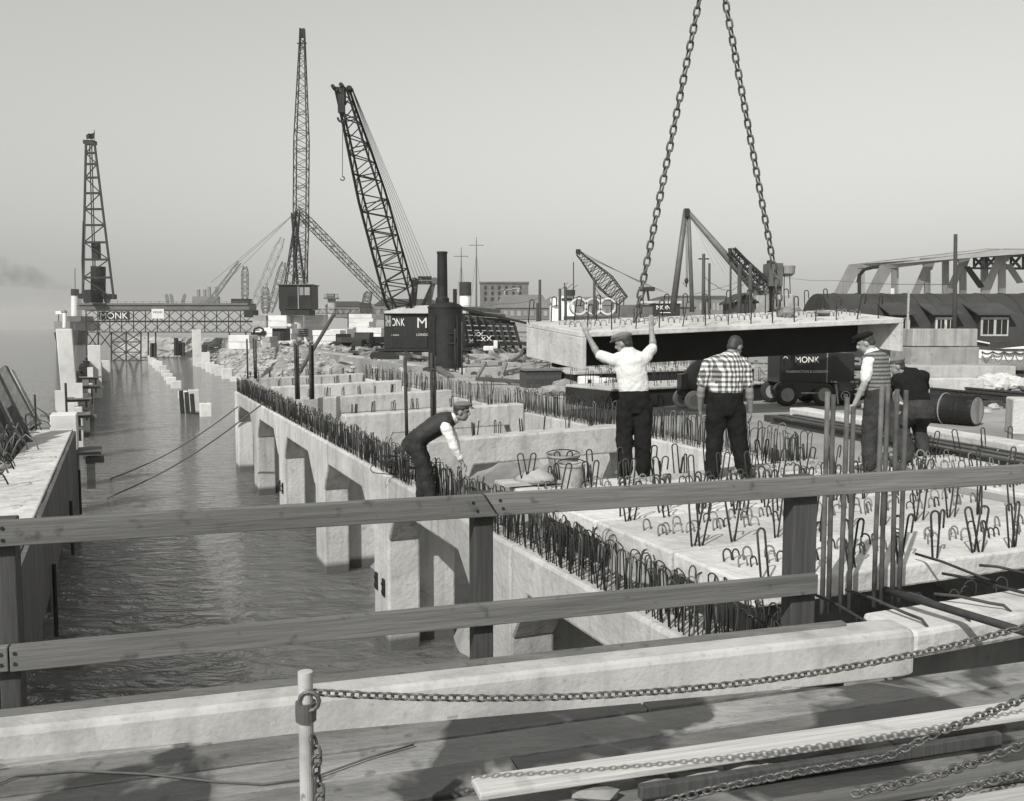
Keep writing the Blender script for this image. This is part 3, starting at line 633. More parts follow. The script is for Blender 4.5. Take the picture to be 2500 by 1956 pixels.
mb = MB(); mb.tube([(X(2010),-.25,Z(955)),(X(2016),-.25,Z(955)),(X(2030),-.25,Z(955)),(X(2140),-.25,Z(955)),(X(2150),-.25,Z(955))], [.15,.27,.33,.33,.25], 24); mb.build('air_tank', M['black'], cp, smooth=False)
MB().tube([(X(2018),-.3,Z(897)),(X(2090),-.3,Z(897))], .07, 14).build('silencer', M['black'], cp)
MB().box(X(1890), X(2150), -.35, .35, .3, .40).build('chassis', M['steel'], cp)
MB().cyl((X(2170),-.25,0),(X(2150),-.25,Z(955)),.03,8).build('prop_stand', M['steel_mid'], cp)
for px in (2013, 2065): MB().bar((X(px), -.66, Z(935)), (X(px+7), -.66, 0.05), .03).build('prop_leg', M['timber_pale'], cp)
yf = -.456
lettering('MONK', .20, M['white'], cp, (X(1950), yf, Z(877)), 0, .95); lettering('WARRINGTON & LONDON', .085, M['white'], cp, (X(1950), yf, Z(905)), 0, .95)
lettering('TRAILERS PNEUMATIC', .042, M['white'], cp, (X(1952), -.626, Z(955)))
lettering('HR 305', .06, M['white'], cp, (X(2052), -.375, Z(897))); lettering('C 160', .055, M['white'], cp, (X(2013), -.545, Z(929)), -.3); lettering('HR 305', .06, M['white'], cp, (X(2062), -.585, Z(929)))
MB().tube([(X(2040)+.105*math.cos(t), -.6, Z(962)+.105*math.sin(t)) for t in [2*PI*i/20 for i in range(20)]], .008, 4, closed=True).build('number_ring', M['white'], cp); lettering('20', .11, M['white'], cp, (X(2040), -.6, Z(962)))
MB().tube([(X(1897)+.045*math.cos(t), yf-.005, Z(874)+.045*math.sin(t)) for t in [PI*i/8 for i in range(9)]], .012, 5).build('handle', M['white'], cp)
# concrete casting bed with dark side behind the men, and trolley
b0 = P(1440, 1003, GZ); b1 = P(1862, 978, GZ)
cbm = thing('cast_slab', 'finished concrete unit with dark side waiting on the quay behind the men', 'slab', b0, math.atan2(b1.y-b0.y, b1.x-b0.x))
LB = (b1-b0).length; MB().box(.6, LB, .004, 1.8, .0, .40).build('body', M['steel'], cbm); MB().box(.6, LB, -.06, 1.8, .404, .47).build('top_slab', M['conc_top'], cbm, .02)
x = .7
while x < LB:
    for yy in (.1, .9, 1.7): put(TALLF, 'lifting_hook', cbm, (x + random.uniform(-.05,.05), yy, .47), random.uniform(-.5,.5), random.uniform(-.1,.1), random.uniform(-.15,.15), .95)
    x += .42
b2 = P(1400, 948, GZ); b3 = P(1640, 938, GZ)
cb2 = thing('cast_slab', 'rear concrete unit studded with hooks glimpsed under the hanging slab', 'slab', b2, math.atan2(b3.y-b2.y, b3.x-b2.x))
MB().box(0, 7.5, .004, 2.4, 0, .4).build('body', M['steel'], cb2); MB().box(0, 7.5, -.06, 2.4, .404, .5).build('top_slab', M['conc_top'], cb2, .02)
x = .1
while x < 7.4:
    for yy in (.1, .8, 1.5, 2.3): put(TALLF, 'lifting_hook', cb2, (x + random.uniform(-.05,.05), yy, .5), random.uniform(-.5,.5), random.uniform(-.1,.1), random.uniform(-.15,.15), 1.0)
    x += .45
q = PL(1690, 1000, 20.6); k = q.m
tr = thing('mixer_barrow', 'small two wheeled mixer with pale solid tyres behind the men', 'mixer', (q.o.x, q.o.y, GZ), .2)
wheel(tr, (-.08, -.3, .22), .22, .10, M['grey_paint'], M['tyre_pale']); wheel(tr, (-.08, .4, .22), .22, .10, M['grey_paint'], M['tyre_pale'])
MB().bar((-.08,-.3,.22), (-.08,.4,.22), .05).build('axle', M['steel'], tr); MB().box(-.25, .6, -.2, .3, .32, .42).build('frame', M['steel'], tr, .01)
MB().tube([(0.1,.05,.43),(.12,.05,.7),(.2,.05,.95),(.26,.05,1.15)], [.30,.33,.24,.17], 18).build('drum', M['steel_mid'], tr, smooth=True)
MB().box(-.3, -.05, -.1, .2, .43, .8).build('engine_box', M['black'], tr, .02); MB().bar((.1,-.2,.38), (.75,-.25,.02), .045).build('drawbar', M['steel'], tr)
# steel joists
M['joist'] = mat('joist_steel', .03, .08, .45, 1.5, spots=.6, spotv=.25)
def joist(label, p, dvec, w, h, m=M['joist'], flip=False):
    o = MB(); t = .03; L_ = dvec.length
    o.box(0, L_, -w/2, w/2, 0, t); o.box(0, L_, -.02, .02, t, h-t); o.box(0, L_, -w/2, w/2, h-t, h)
    ob = o.build('steel_joist', m, loc=p, rz=math.atan2(dvec.y, dvec.x)); return tag(ob, label, 'joist', 'steel joists stacked by the wharf')
jd = P(2600, 1165, GZ) - P(1900, 1030, GZ); jn = Vector((-jd.y, jd.x, 0)).normalized()
if jn.x < 0: jn = -jn
jp = P(1890, 1034, GZ)
joist('nearest dark steel joist of the stack below the stooping man', jp, jd, .16, .15)
joist('second dark steel joist of the stack, behind the nearest one', jp + jn*.3 - jd.normalized()*.2, jd, .16, .15)
joist('third dark steel joist of the stack, next to the concrete pile', jp + jn*.52 - jd.normalized()*.1, jd*1.05, .15, .16)
jb = jp + jn*.75 - jd.normalized()*.4
o = MB().box(0, jd.length*1.2, -.2, .2, 0, .26).build('concrete_pile', M['conc'], bevel=.03, loc=jb, rz=math.atan2(jd.y, jd.x)); tag(o, 'long pale square concrete pile lying behind the steel joists', 'pile')
for i in range(2):
    o = MB().box(0, .3, 0, .25, 0, .12).build('packing_block', M['timber_v'], loc=jp - jd.normalized()*(.25) + jn*(.3*i) + Vector((0,0,0))); tag(o, ['front','rear'][i] + ' small timber packing block at the left end of the joists', 'block', 'packing blocks')
# oil drum, coil, rails, blocks, rubble
dp = P(2325, 1036, GZ); dd_ = Vector((.62, -.78, 0)).normalized()
dr = thing('oil_drum', 'battered black oil drum lying on its side by the rubble', 'drum', dp, math.atan2(dd_.y, dd_.x))
pf = []
for t, r in ((0,.25),(0,.285),(.02,.29),(.28,.28),(.30,.295),(.33,.28),(.58,.28),(.61,.295),(.63,.28),(.88,.29),(.90,.285),(.90,.25)): pf.append((t, r))
MB().rings([[(t-.45, r*math.cos(2*PI*j/24), .29 + r*math.sin(2*PI*j/24)) for j in range(24)] for t, r in pf]).build('shell', M['boiler'], dr, smooth=False)
MB().tube([(.452,0,.29),(.456,0,.29)], .255, 24).build('lid', M['conc_old'], dr); MB().tube([(-.15, .297*math.cos(t), .29+.297*math.sin(t)) for t in [2*PI*i/24 for i in range(24)]], .012, 5, closed=True).build('hoop', M['grey_paint'], dr)
cl = P(2258, 1022, GZ); co = MB()
for i in range(7):
    r = .32 - .012*i; co.tube([(r*math.cos(t), r*math.sin(t)*.9, .02+.035*i) for t in [2*PI*j/20 for j in range(20)]], .016, 5, closed=True)
tag(co.build('wire_coil', M['rope'], loc=cl, smooth=True), 'coil of wire rope between the crouching man and the drum', 'coil')
r0, r1 = P(2270, 972, GZ), P(2640, 1012, GZ); rdv = (r1-r0); rn = Vector((-rdv.y, rdv.x, 0)).normalized(); ang = math.atan2(rdv.y, rdv.x)
tk = thing('railway_track', 'short length of rusty rail track beside the rubble heap', 'track', r0, ang)
for yy in (0, 1.0):
    mb = MB(); L_ = rdv.length; mb.box(0, L_, yy-.06, yy+.06, .12, .135); mb.box(0, L_, yy-.012, yy+.012, .135, .24); mb.box(0, L_, yy-.035, yy+.035, .24, .28); mb.build('rail', M['rebar'], tk)
x = .2
while x < rdv.length: MB().box(x, x+.24, -.5, 1.5, 0, .12).build('sleeper', M['timber_v'], tk, .01); x += .7
q = PL(2300, 893, 26.0); k = q.m
blocks = [('upper smoke-stained concrete block of the two-block stack at right', 2228, 2390, 803, 846, M['conc_old']), ('lower smoke-stained concrete block of the two-block stack at right', 2224, 2394, 848, 893, M['conc_old'])]
for i, (lb, x0, x1, y0, y1, m) in enumerate(blocks):
    pa = D(x0, y1, 26.0); hh = (y1-y0)*k; ww = (x1-x0)*k
    o = MB().box(0, ww, 0, 1.3, 0, hh).build('concrete_block', m, bevel=.02, loc=pa, rz=.05); tag(o, lb, 'block', 'stacked concrete blocks')
pa = P(2205, 962, GZ)
for i, (lb, x0, x1, y0, y1, d) in enumerate((('long pale concrete beam carrying the stained blocks', 2215, 2480, 894, 922, 25.0), ('lower pale concrete beam in front of the stained blocks', 2190, 2402, 924, 962, 24.0))):
    k = d/F; pb = D(x0, y1, d); o = MB().box(0, (x1-x0)*k, 0, 2.0 if i == 0 else .6, 0, (y1-y0)*k).build('concrete_beam', M['conc'], bevel=.02, loc=(pb.x, pb.y, pb.z)); tag(o, lb, 'beam')
pb = P(2470, 1062, GZ); o = MB().box(0, 3, 0, .6, 0, .62).build('concrete_block', M['conc'], bevel=.03, loc=pb, rz=-.3); tag(o, 'holed pale concrete block right of the oil drum', 'block', 'concrete blocks by the drum')
random.seed(12)
for kx, (cx_, cy_, n_, lb) in enumerate(((2440, 965, 130, 'heap of pale broken rubble and sacks behind the rail track'), (2240, 1000, 50, 'small heap of pale rubble behind the crouching man'))):
    c_ = P(cx_, cy_, GZ); mb = MB()
    for i in range(n_):
        rr = abs(random.gauss(0, .55)); t = random.uniform(0, 2*PI); s_ = random.uniform(.08, .26)
        mb.rock((rr*math.cos(t)*2.0, rr*math.sin(t)*1.0, max(.03, .5*(1-rr)) * (1 if kx == 0 else .5)), (s_, s_, s_*.7), i)
    o = mb.build('rubble_heap', M['rubble'], loc=c_); kind(tag(o, lb, 'rubble'), 'stuff')
# vertical boiler with chimney
q = PL(1088, 905, 39.5); k = q.m; b = thing('steam_boiler', 'tall sooty vertical steam boiler with chimney standing on the quay', 'boiler', (q.o.x, q.o.y, GZ))
Hb = (905-752)*k; rbz = 42*k
MB().lathe([(rbz*1.02,0),(rbz*1.02,.1),(rbz,.1),(rbz,Hb*.55),(rbz*1.015,Hb*.55),(rbz*1.015,Hb*.58),(rbz,Hb*.58),(rbz,Hb-.06),(rbz*1.04,Hb-.06),(rbz*1.04,Hb),(rbz*.8,Hb+.12),(.25,Hb+.2)], 32).build('shell', M['boiler'], b)
MB().lathe([(.29,Hb+.05),(.29,Hb+.35),(.225,Hb+.42),(.21,Hb+2.25),(.23,Hb+2.25),(.23,Hb+2.33),(.17,Hb+2.33)], 20, (-.12,0,0)).build('chimney', M['boiler'], b)
MB().cyl((.42,-.1,Hb+.1),(.42,-.1,Hb+.75),.085,12).build('safety_valve', M['steel'], b)
MB().tube([(.28+.22*math.cos(t), -rbz+.02, Hb*.50+.22*math.sin(t)) for t in [2*PI*i/18 for i in range(18)]], .03, 6, closed=True).build('fire_door', M['steel'], b)
for x in (-.42, .55): MB().cyl((x, -rbz*.86, .1), (x, -rbz*.86, Hb*.86), .05, 8).build('steam_pipe', M['steel'], b)
MB().box(-.9, .9, -.9, .9, -.004, .1).build('base', M['timber_v'], b)
# scattered timbers in front of the boiler
random.seed(14)
jl = ['long pale baulk lying in front of the boiler', 'upright short stake leaning on the pale baulk, left', 'upright short stake leaning on the pale baulk, right', 'grey plank end beside the boiler foot', 'dark plank pointing toward the wharf loops', 'pale slab offcut behind the stakes', 'squared timber below the boiler']
for i, (x0, y0, x1, y1, z0, z1, w, h, m) in enumerate(((1128,908,1215,905,.5,.5,.4,.3,'conc'),(1165,922,1186,884,.45,1.05,.12,.08,'timber'),(1222,925,1236,886,.45,1.05,.12,.08,'timber'),(1068,898,1100,920,.6,.5,.25,.12,'timber'),(1165,925,1310,935,.6,.55,.2,.12,'timber_v'),(1150,880,1260,892,.5,.5,.5,.2,'conc_old'),(1205,918,1262,905,.5,.5,.35,.3,'conc_old'))):
    p, r = P(x0, y0, z0), P(x1, y1, z1)
    if i in (1, 2): p = P(x0, y0, .45); r = D(x1, y1, p.y + .35)
    o = MB().bar((0,0,0), r-p, w, h).build('timber_baulk', M[m], loc=p, bevel=.01); tag(o, jl[i], 'timber')
p = P(1285, 948, GZ); bx = thing('plank_box', 'weathered open timber box standing behind the wharf loops', 'box', p, .25)
for i in range(4): MB().box(0, 1.1, -.002*i, .03, .13*i+.003, .13*(i+1)).build('plank', M['timber_v'], bx)
for i in range(4): MB().box(0, 1.1, .77, .8, .13*i+.003, .13*(i+1)).build('plank', M['timber_v'], bx)
for x in (0, 1.06): MB().box(x, x+.04, .031, .769, 0, .5).build('end_board', M['timber_v'], bx)
MB().box(-.05, 1.15, -.05, .85, .521, .56).build('lid', M['timber'], bx)
random.seed(15)
for i, (px, py) in enumerate(((1400,958),(1380,948),(1365,965))):
    p = P(px, py, GZ); o = MB().rock((0,0,.12), (.5,.3,.18), 90+i).build('sack', M['canvas'], loc=p); tag(o, ['nearest','upper','left'][i] + ' dark slumped cement sack right of the plank box', 'sack', 'cement sacks by the box')
for i, (px, py, lb) in enumerate(((1437, 966, 'left squat round concrete test block with a dark stripe'), (1475, 972, 'right squat round concrete test block with a dark stripe'))):
    p = P(px, py, GZ); t_ = thing('concrete_drum', lb, 'block', p); MB().lathe([(.3,0),(.3,.5),(.28,.52)], 20).build('body', M['conc_white'], t_); MB().box(-.04, .04, -.32, -.28, 0, .45).build('stripe', M['steel'], t_)
# buckets and mortar board by the men
def bucket(lb, px, py, z, r, h):
    p = P(px, py, z); b_ = thing('mortar_bucket', lb, 'bucket', p, 0, 'mortar buckets on the slabs')
    MB().lathe([(r*.72,0),(r*.98,h),(r*1.04,h),(r*1.04,h-.02),(r*1.0,h-.03)], 24).build('pail', M['galv'], b_, smooth=False)
    MB().tube([(r*1.02*math.cos(t), r*.2+.02, h+.0+.05*math.sin(t)) for t in [PI*i/10 for i in range(11)]], .007, 5).build('handle', M['steel'], b_)
    MB().lathe([(r*.9,h-.08),(r*.3,h-.05),(.01,h-.05)], 20).build('mortar', M['conc_old'], b_)
bucket('front mortar-caked bucket right of the bending man', 1395, 1190, .5, .15, .27); bucket('rear wide mortar bucket right of the bending man', 1375, 1172, .52, .19, .30)
p = P(1275, 1182, .52)
mbd = thing('mortar_board', 'plank board carrying a heap of wet mortar by the buckets', 'board', p, A); MB().box(-.25, .75, -.12, .22, 0, .03).build('board', M['timber_pale'], mbd)
MB().lathe([(.26,.03),(.2,.08),(.11,.14),(.03,.17)], 14, (.2,.06,0)).build('mortar_heap', M['conc_old'], mbd, smooth=True)
# steam crane lettered on its cab
d = 54.0; q = PL(1000, 872, d); k = q.m
cr = thing('crawler_crane', 'dark lettered steam crawler crane with pale curved roof and tall lattice boom', 'crane', (q.o.x, q.o.y, GZ))
off = Vector((0, 0, q.o.z - GZ)); Q = lambda px, py, dd=0.0: q(px, py, dd) + off
def box4(x0, x1, y0, y1, d0, d1):
    a, b = Q(x0, y1), Q(x1, y0); return MB().box(a.x, b.x, d0, d1, a.z, b.z)
box4(945, 1048, 762, 850, -1.2, 1.6).build('cab', M['crane'], cr, .03); box4(1048.2, 1132, 765, 850, -1.0, 1.5).build('engine_house', M['crane'], cr, .03)
mb = MB(); pf = []
for i in range(9): t = i/8; pf.append((Q(938+200*t, 0).x, Q(0, 764 - 17*math.sin(PI*(.05+.90*t))).z))
pf += [(Q(1138,0).x, Q(0,766).z), (Q(938,0).x, Q(0,766).z)]
mb.prism(pf, 'y', -1.4, 1.8); mb.build('roof', M['roof_pale'], cr)
for x0, x1 in ((948,954),(956,961)): 
    for y0, y1 in ((770,782),(784,797)): box4(x0, x1, y0, y1, -1.24, -1.2).build('window', M['grey_paint'], cr)
box4(963, 964.5, 764, 848, -1.23, -1.2).build('door_edge', M['steel'], cr); box4(983, 984.5, 764, 848, -1.23, -1.2).build('door_edge', M['steel'], cr)
c_ = Q(972, 788); lettering('MONK', .62, M['white'], cr, (c_.x, -1.215, c_.z), 0, .55)
c_ = Q(1075, 790); lettering('MONK', .84, M['white'], cr, (c_.x, -1.21, c_.z))
c_ = Q(1040, 817); lettering('LONDON', .2, M['white'], cr, (c_.x, -1.21, c_.z)); c_ = Q(971, 818); lettering('LONDON', .1, M['white'], cr, (c_.x, -1.21, c_.z))
box4(925, 1150, 850, 856, -1.4, 1.8).build('platform', M['crane'], cr)
for yy in (-1.9, 1.0):
    a, b = Q(915, 876), Q(1150, 858); rr = (b.z-a.z)/2; pts = []
    mb = MB(); mb.prism([(a.x + rr - rr*math.cos(t) if 0 else x, z) for x, z in [(a.x+rr+rr*math.cos(t), a.z+rr+rr*math.sin(t)) for t in [PI/2+PI*i/8 for i in range(9)]] + [(b.x-rr+rr*math.cos(t), a.z+rr+rr*math.sin(t)) for t in [-PI/2+PI*i/8 for i in range(9)]]], 'y', yy, yy+.8)
    mb.build('crawler_track', M['steel'], cr)
tip = Q(835, 215, -6.0); ft = Q(985, 756, -.6)
MB().lattice(ft, tip, [(0,1.0),(.06,1.45),(.55,1.25),(.92,.65),(1,.55)], 24, .075, .036, 1.1).build('boom', M['steel'], cr)
hd = MB(); hd.box(tip.x-.06, tip.x+.16, tip.y-.25, tip.y+.25, tip.z-.8, tip.z+.05); hd.cyl((tip.x-.42,tip.y-.3,tip.z+.02),(tip.x-.42,tip.y+.3,tip.z+.02),.10,12); hd.bar((tip.x-.42,tip.y,tip.z),(tip.x+.45,tip.y,tip.z-.05),.12); hd.cyl((tip.x+.45,tip.y-.3,tip.z-.05),(tip.x+.45,tip.y+.3,tip.z-.05),.10,12); hd.cyl((tip.x,tip.y-.3,tip.z+.1),(tip.x,tip.y+.3,tip.z+.1),.11,12); hd.build('boom_head', M['steel'], cr)
g1_, g2_ = Q(1017, 690, .2), Q(1058, 690, .2)
mb = MB(); mb.bar(Q(995,752), g1_, .2); mb.bar(Q(1012,752,1), g1_, .16); mb.bar(Q(1045,752), g2_, .2); mb.bar(Q(1030,752,1), g2_, .16); mb.bar(g1_ + Vector((-.3,0,0)), g2_ + Vector((.3,0,0)), .22); mb.bar(g1_ + Vector((.1,0,.25)), g2_ + Vector((-.1,0,.25)), .22); mb.cyl(g1_+Vector((-.1,-.3,.1)), g1_+Vector((-.1,.3,.1)), .2, 10); mb.cyl(g2_+Vector((.1,-.3,.1)), g2_+Vector((.1,.3,.1)), .2, 10); mb.build('gantry_frame', M['steel_mid'], cr)
mb = MB()
for i in range(6): mb.tube([tip + Vector((.5, -.3+.12*i, 0)), g1_.lerp(g2_, i/5.0)], .012, 3)
mb.build('boom_ropes', M['rope'], cr)
hb = Q(834, 278, -6.2); mb = MB()
for i in (-1, 1): mb.tube([tip + Vector((-.25+.1*i, -.2, 0)), hb + Vector((.08*i, 0, .9))], .012, 3)
mb.build('hoist_ropes', M['rope'], cr)
mb = MB(); mb.box(hb.x-.17, hb.x+.17, hb.y-.12, hb.y+.12, hb.z+.05, hb.z+.95); mb.tube([hb + Vector((.2*math.sin(t), 0, -.18+.22*math.cos(t))) for t in [PI*1.5*i/10 for i in range(11)]], .055, 6); mb.build('hook_block', M['steel'], cr)
h2 = Q(836, 432, -6.2); mb = MB(); mb.tube([hb + Vector((.05,0,-.3)), h2], .02, 4); mb.tube([h2 + Vector((.1*math.sin(t), 0, -.08+.1*math.cos(t))) for t in [PI*1.5*i/8 for i in range(9)]], .03, 5); mb.build('chain_and_hook', M['steel'], cr)
# ================================================================ far things, each in its own upright plane
def far(name, label, cat, px, py, d, group=None, z=None):
    q = PL(px, py, d); zz = q.o.z if z is None else z
    t = thing(name, label, cat, (q.o.x, q.o.y, zz), 0, group); off = Vector((0,0,q.o.z-zz))
    return t, (lambda x, y, dd=0.0: q(x, y, dd) + off)
def rect(Q, x0, x1, y0, y1, d0, d1):
    a, b = Q(x0, y1), Q(x1, y0); return MB().box(a.x, b.x, d0, d1, a.z, b.z)
# trestle gantry over the water
g, Q = far('trestle_gantry', 'long dark steel lattice trestle spanning the water, with a name board', 'trestle', 305, 884, 138, z=WZ)
rect(Q, 203, 617, 746, 757, -2, 2).build('deck_beam', M['steel_mid'], g); rect(Q, 206, 615, 741, 745.7, -2.2, 2.2).build('planking', M['timber'], g)
for yy, tag_ in ((-2, 'front'), (2, 'back')):
    mb = MB(); xs = [212 + i*14.4*1.0 for i in range(29)]; rows_ = [760, 784, 810] if 1 else []
    for py in (759, 784, 786, 811): mb.bar(Q(208,py,yy), Q(616,py,yy), .13)
    for (ya, yb) in ((759,784),(786,811)):
        for i in range(14):
            xa = 210 + i*29; xm = xa + 14.5; xb = xa + 29; ym = (ya+yb)/2
            mb.bar(Q(xa,ya,yy), Q(xa,yb,yy), .11)
            for p_, r_ in (((xa,ym),(xm,ya)), ((xm,ya),(xb,ym)), ((xb,ym),(xm,yb)), ((xm,yb),(xa,ym))): mb.bar(Q(*p_,yy), Q(*r_,yy), .085)
    mb.build('lattice_panels', M['steel'], g)
mb = MB()
for yy in (-1.6, 1.6):
    for x in (212, 240, 272, 308, 344, 362, 380, 560, 600): 
        yb = 884 if 268 < x < 350 else (850 if x > 500 else 868)
        MB().bar(Q(x,811,yy), Q(x,yb,yy), .16).build('trestle_leg', M['steel'], g)
    for ya in (811, 836, 860):
        mb.bar(Q(272,ya+24,yy), Q(344,ya+24,yy), .14)
        for xa, xb in ((272,308),(308,344)): mb.bar(Q(xa,ya,yy), Q(xb,ya+24,yy), .12); mb.bar(Q(xb,ya,yy), Q(xa,ya+24,yy), .12)
    for xa, xb in ((212,240),(240,272)): mb.bar(Q(xa,811,yy), Q(xb,850,yy), .12); mb.bar(Q(xb,811,yy), Q(xa,850,yy), .12)
mb.build('leg_bracing', M['steel'], g)
rect(Q, 262, 352, 880, 884, -2, 2).build('footing', M['conc'], g); rect(Q, 345, 480, 872, 873.5, -.2, .2).build('waling', M['timber_v'], g)
rect(Q, 258, 331, 762, 781, -2.25, -2.12).build('name_board', M['crane'], g); c_ = Q(294, 772); lettering('MONK', 1.3, M['white'], g, (c_.x, -2.3, c_.z), 0, 1.05)
rect(Q, 385, 414, 755, 778, -2.25, -2.12).build('white_board', M['white'], g); c_ = Q(399, 763); lettering('MONK', .45, M['grey_paint'], g, (c_.x, -2.3, c_.z))
mb = MB()
for i in range(20): mb.bar(Q(225+i*20.5, 741, -2), Q(225+i*20.5, 735, -2), .05)
mb.bar(Q(225,736,-2), Q(614,736,-2), .04); mb.build('hand_rail', M['steel_mid'], g)
# pile driving rig
t, Q = far('pile_driver', 'black lattice pile driving rig with a flag standing on the trestle', 'pile driver', 240, 741, 138)
t.location.z += .25
rect(Q, 207, 270, 722, 734, -2.2, 2.2).build('base_frame', M['steel'], t)
def legsx(y): s = (734-y)/(734-355.0); return 202 + 8*s, 278 - 47*s
mb = MB()
for sd, dd in ((0,-2.0),(1,-2.0),(0,2.0),(1,2.0)):
    mb.bar(Q(legsx(734)[sd],734,dd), Q(legsx(355)[sd],355,dd*.3), .26)
lv = [734, 682, 638, 596, 554, 515, 476, 438, 405, 378, 355]
for i, (ya, yb) in enumerate(zip(lv, lv[1:])):
    for dd in (-1, 1):
        fa = dd*(2.0 - 1.4*(734-ya)/379); fb = dd*(2.0 - 1.4*(734-yb)/379)
        mb.bar(Q(legsx(yb)[0],yb,fb), Q(legsx(yb)[1],yb,fb), .30 if dd == -1 else .12)
        a_, b_ = (0,1) if i % 2 else (1,0)
        mb.bar(Q(legsx(ya)[a_],ya,fa), Q(legsx(yb)[b_],yb,fb), .14 if dd == -1 else .08)
mb.build('leader_tower', M['steel'], t)
for x in (226, 231): MB().bar(Q(x-7,356), Q(x+3,720), .12).build('guide_rail', M['steel'], t)
rect(Q, 229, 243, 595, 640, -.7, .4).build('hammer', M['steel'], t, .05); a_ = Q(240, 728); b_ = Q(240, 655); MB().cyl(a_, b_, 1.05, 16).build('boiler', M['boiler'], t); rect(Q, 240, 256, 660, 726, -.2, 1.6).build('winch_house', M['steel'], t)
c_ = Q(218, 725, -1.5); MB().lathe([(.3,-.3),(1.0,-.3),(1.0,-.15),(.5,-.15),(.5,.15),(1.0,.15),(1.0,.3),(.3,.3)], 18).build('winch_drum', M['steel'], t).location = c_
t.children[-1].rotation_euler.x = PI/2
for x in (212, 262): o = MB().lathe([(.3,-.2),(.42,-.2),(.42,.2),(.3,.2)], 14).build('wheel', M['steel'], t); o.location = Q(x, 738, -1.8); o.rotation_euler.x = PI/2
mb = MB(); mb.tube([Q(203,722,-2), Q(200,640,-2), Q(203,545,-1.5), Q(206,540,-1.5), Q(208,560,-1.5), Q(205,700,-2)], .09, 5); mb.build('steam_hose', M['rope'], t)
rect(Q, 208, 232, 348, 357, -.7, .7).build('crown_block', M['steel'], t); MB().bar(Q(230,357), Q(231,322), .07).build('flag_pole', M['steel'], t)
fp = [Q(231,327), Q(224,331,.3), Q(216,330,-.2), Q(210,335,.1), Q(212,345,.1), Q(218,343,-.2), Q(225,345,.3), Q(231,341)]
mb = MB(); mb.v = [tuple(p + Vector((0,e_,0))) for e_ in (-.02,.02) for p in fp]; mb.f = [(0,1,6,7),(1,2,5,6),(2,3,4,5),(15,14,9,8),(14,13,10,9),(13,12,11,10),(0,8,9,1),(1,9,10,2),(2,10,11,3),(3,11,12,4),(4,12,13,5),(5,13,14,6),(6,14,15,7),(7,15,8,0)]; mb.build('flag', M['crane'], t)
# tug and its smoke
s, Q = far('steam_tug', 'dark hulled steam tug with pale funnel moored beyond the trestle', 'tug', 165, 842, 262, z=WZ)
hl = []
for dd, wd, top in ((-9,.55,806),(-6,.9,812),(4,1.0,815),(14,.9,806),(22,.3,790)):
    cx_ = 172 + dd*.4; hw = 42*wd
    a_, b_ = Q(cx_-hw, top, dd), Q(cx_+hw, top, dd); w1, w2 = Q(cx_-hw*.8, 848, dd), Q(cx_+hw*.8, 848, dd)
    hl.append([w1, w2, b_, a_])
MB().rings(hl).build('hull', M['steel'], s)
rect(Q, 150, 198, 785, 808, -4, 12).build('deck_house', M['grey_paint'], s); rect(Q, 160, 205, 772, 785, -2, 6).build('bridge_house', M['steel_mid'], s)
MB().cyl(Q(183,780), Q(183,718), .98, 16).build('funnel', M['white'], s); MB().cyl(Q(183,722), Q(183,706), 1.08, 16).build('funnel_top', M['black'], s); MB().cyl(Q(193,780,1), Q(193,725,1), .75, 14).build('steam_pipe', M['white'], s)
MB().tube([Q(183.5,706), Q(183,655)], .1, 4).build('mast', M['steel'], s); MB().cyl(Q(158,800,-6), Q(158,764,-6), .55, 12).build('ventilator', M['white'], s); o = MB().ell(Q(156,761,-6), (.85,.7,.6), 10, 6).build('ventilator_cowl', M['grey_paint'], s)
rect(Q, 135, 152, 760, 768, 0, 3).build('lifeboat', M['white'], s, .1); MB().bar(Q(143,808), Q(143,768), .2).build('davit', M['steel'], s)
def smoke(pts, rs, dens):
    m = bpy.data.materials.new('coal_smoke'); m.use_nodes = True; t = m.node_tree; t.nodes.clear(); N = t.nodes.new
    out = N('ShaderNodeOutputMaterial'); v = N('ShaderNodeVolumePrincipled'); v.inputs['Color'].default_value = G(.12); tc = N('ShaderNodeTexCoord'); no = N('ShaderNodeTexNoise'); no.inputs['Scale'].default_value = .22; no.inputs['Detail'].default_value = 3
    mr = N('ShaderNodeMapRange'); mr.inputs[1].default_value = .42; mr.inputs[2].default_value = .75; mr.inputs[3].default_value = 0; mr.inputs[4].default_value = dens
    t.links.new(tc.outputs['Object'], no.inputs[0]); t.links.new(no.outputs[0], mr.inputs[0]); t.links.new(mr.outputs[0], v.inputs['Density']); t.links.new(v.outputs[0], out.inputs['Volume'])
    o = MB().tube([p - pts[0] for p in pts], rs, 12).build('funnel_smoke', m, loc=pts[0]); o['kind'] = 'stuff'; return tag(o, 'thin dark coal smoke drifting left from the tug funnel', 'smoke')
smoke([D(181,700,262), D(160,699,262), D(130,692,262), D(90,680,263), D(40,668,264), D(-40,655,265)], [.6,1.3,2.0,3.0,4.0,5.0], .10)
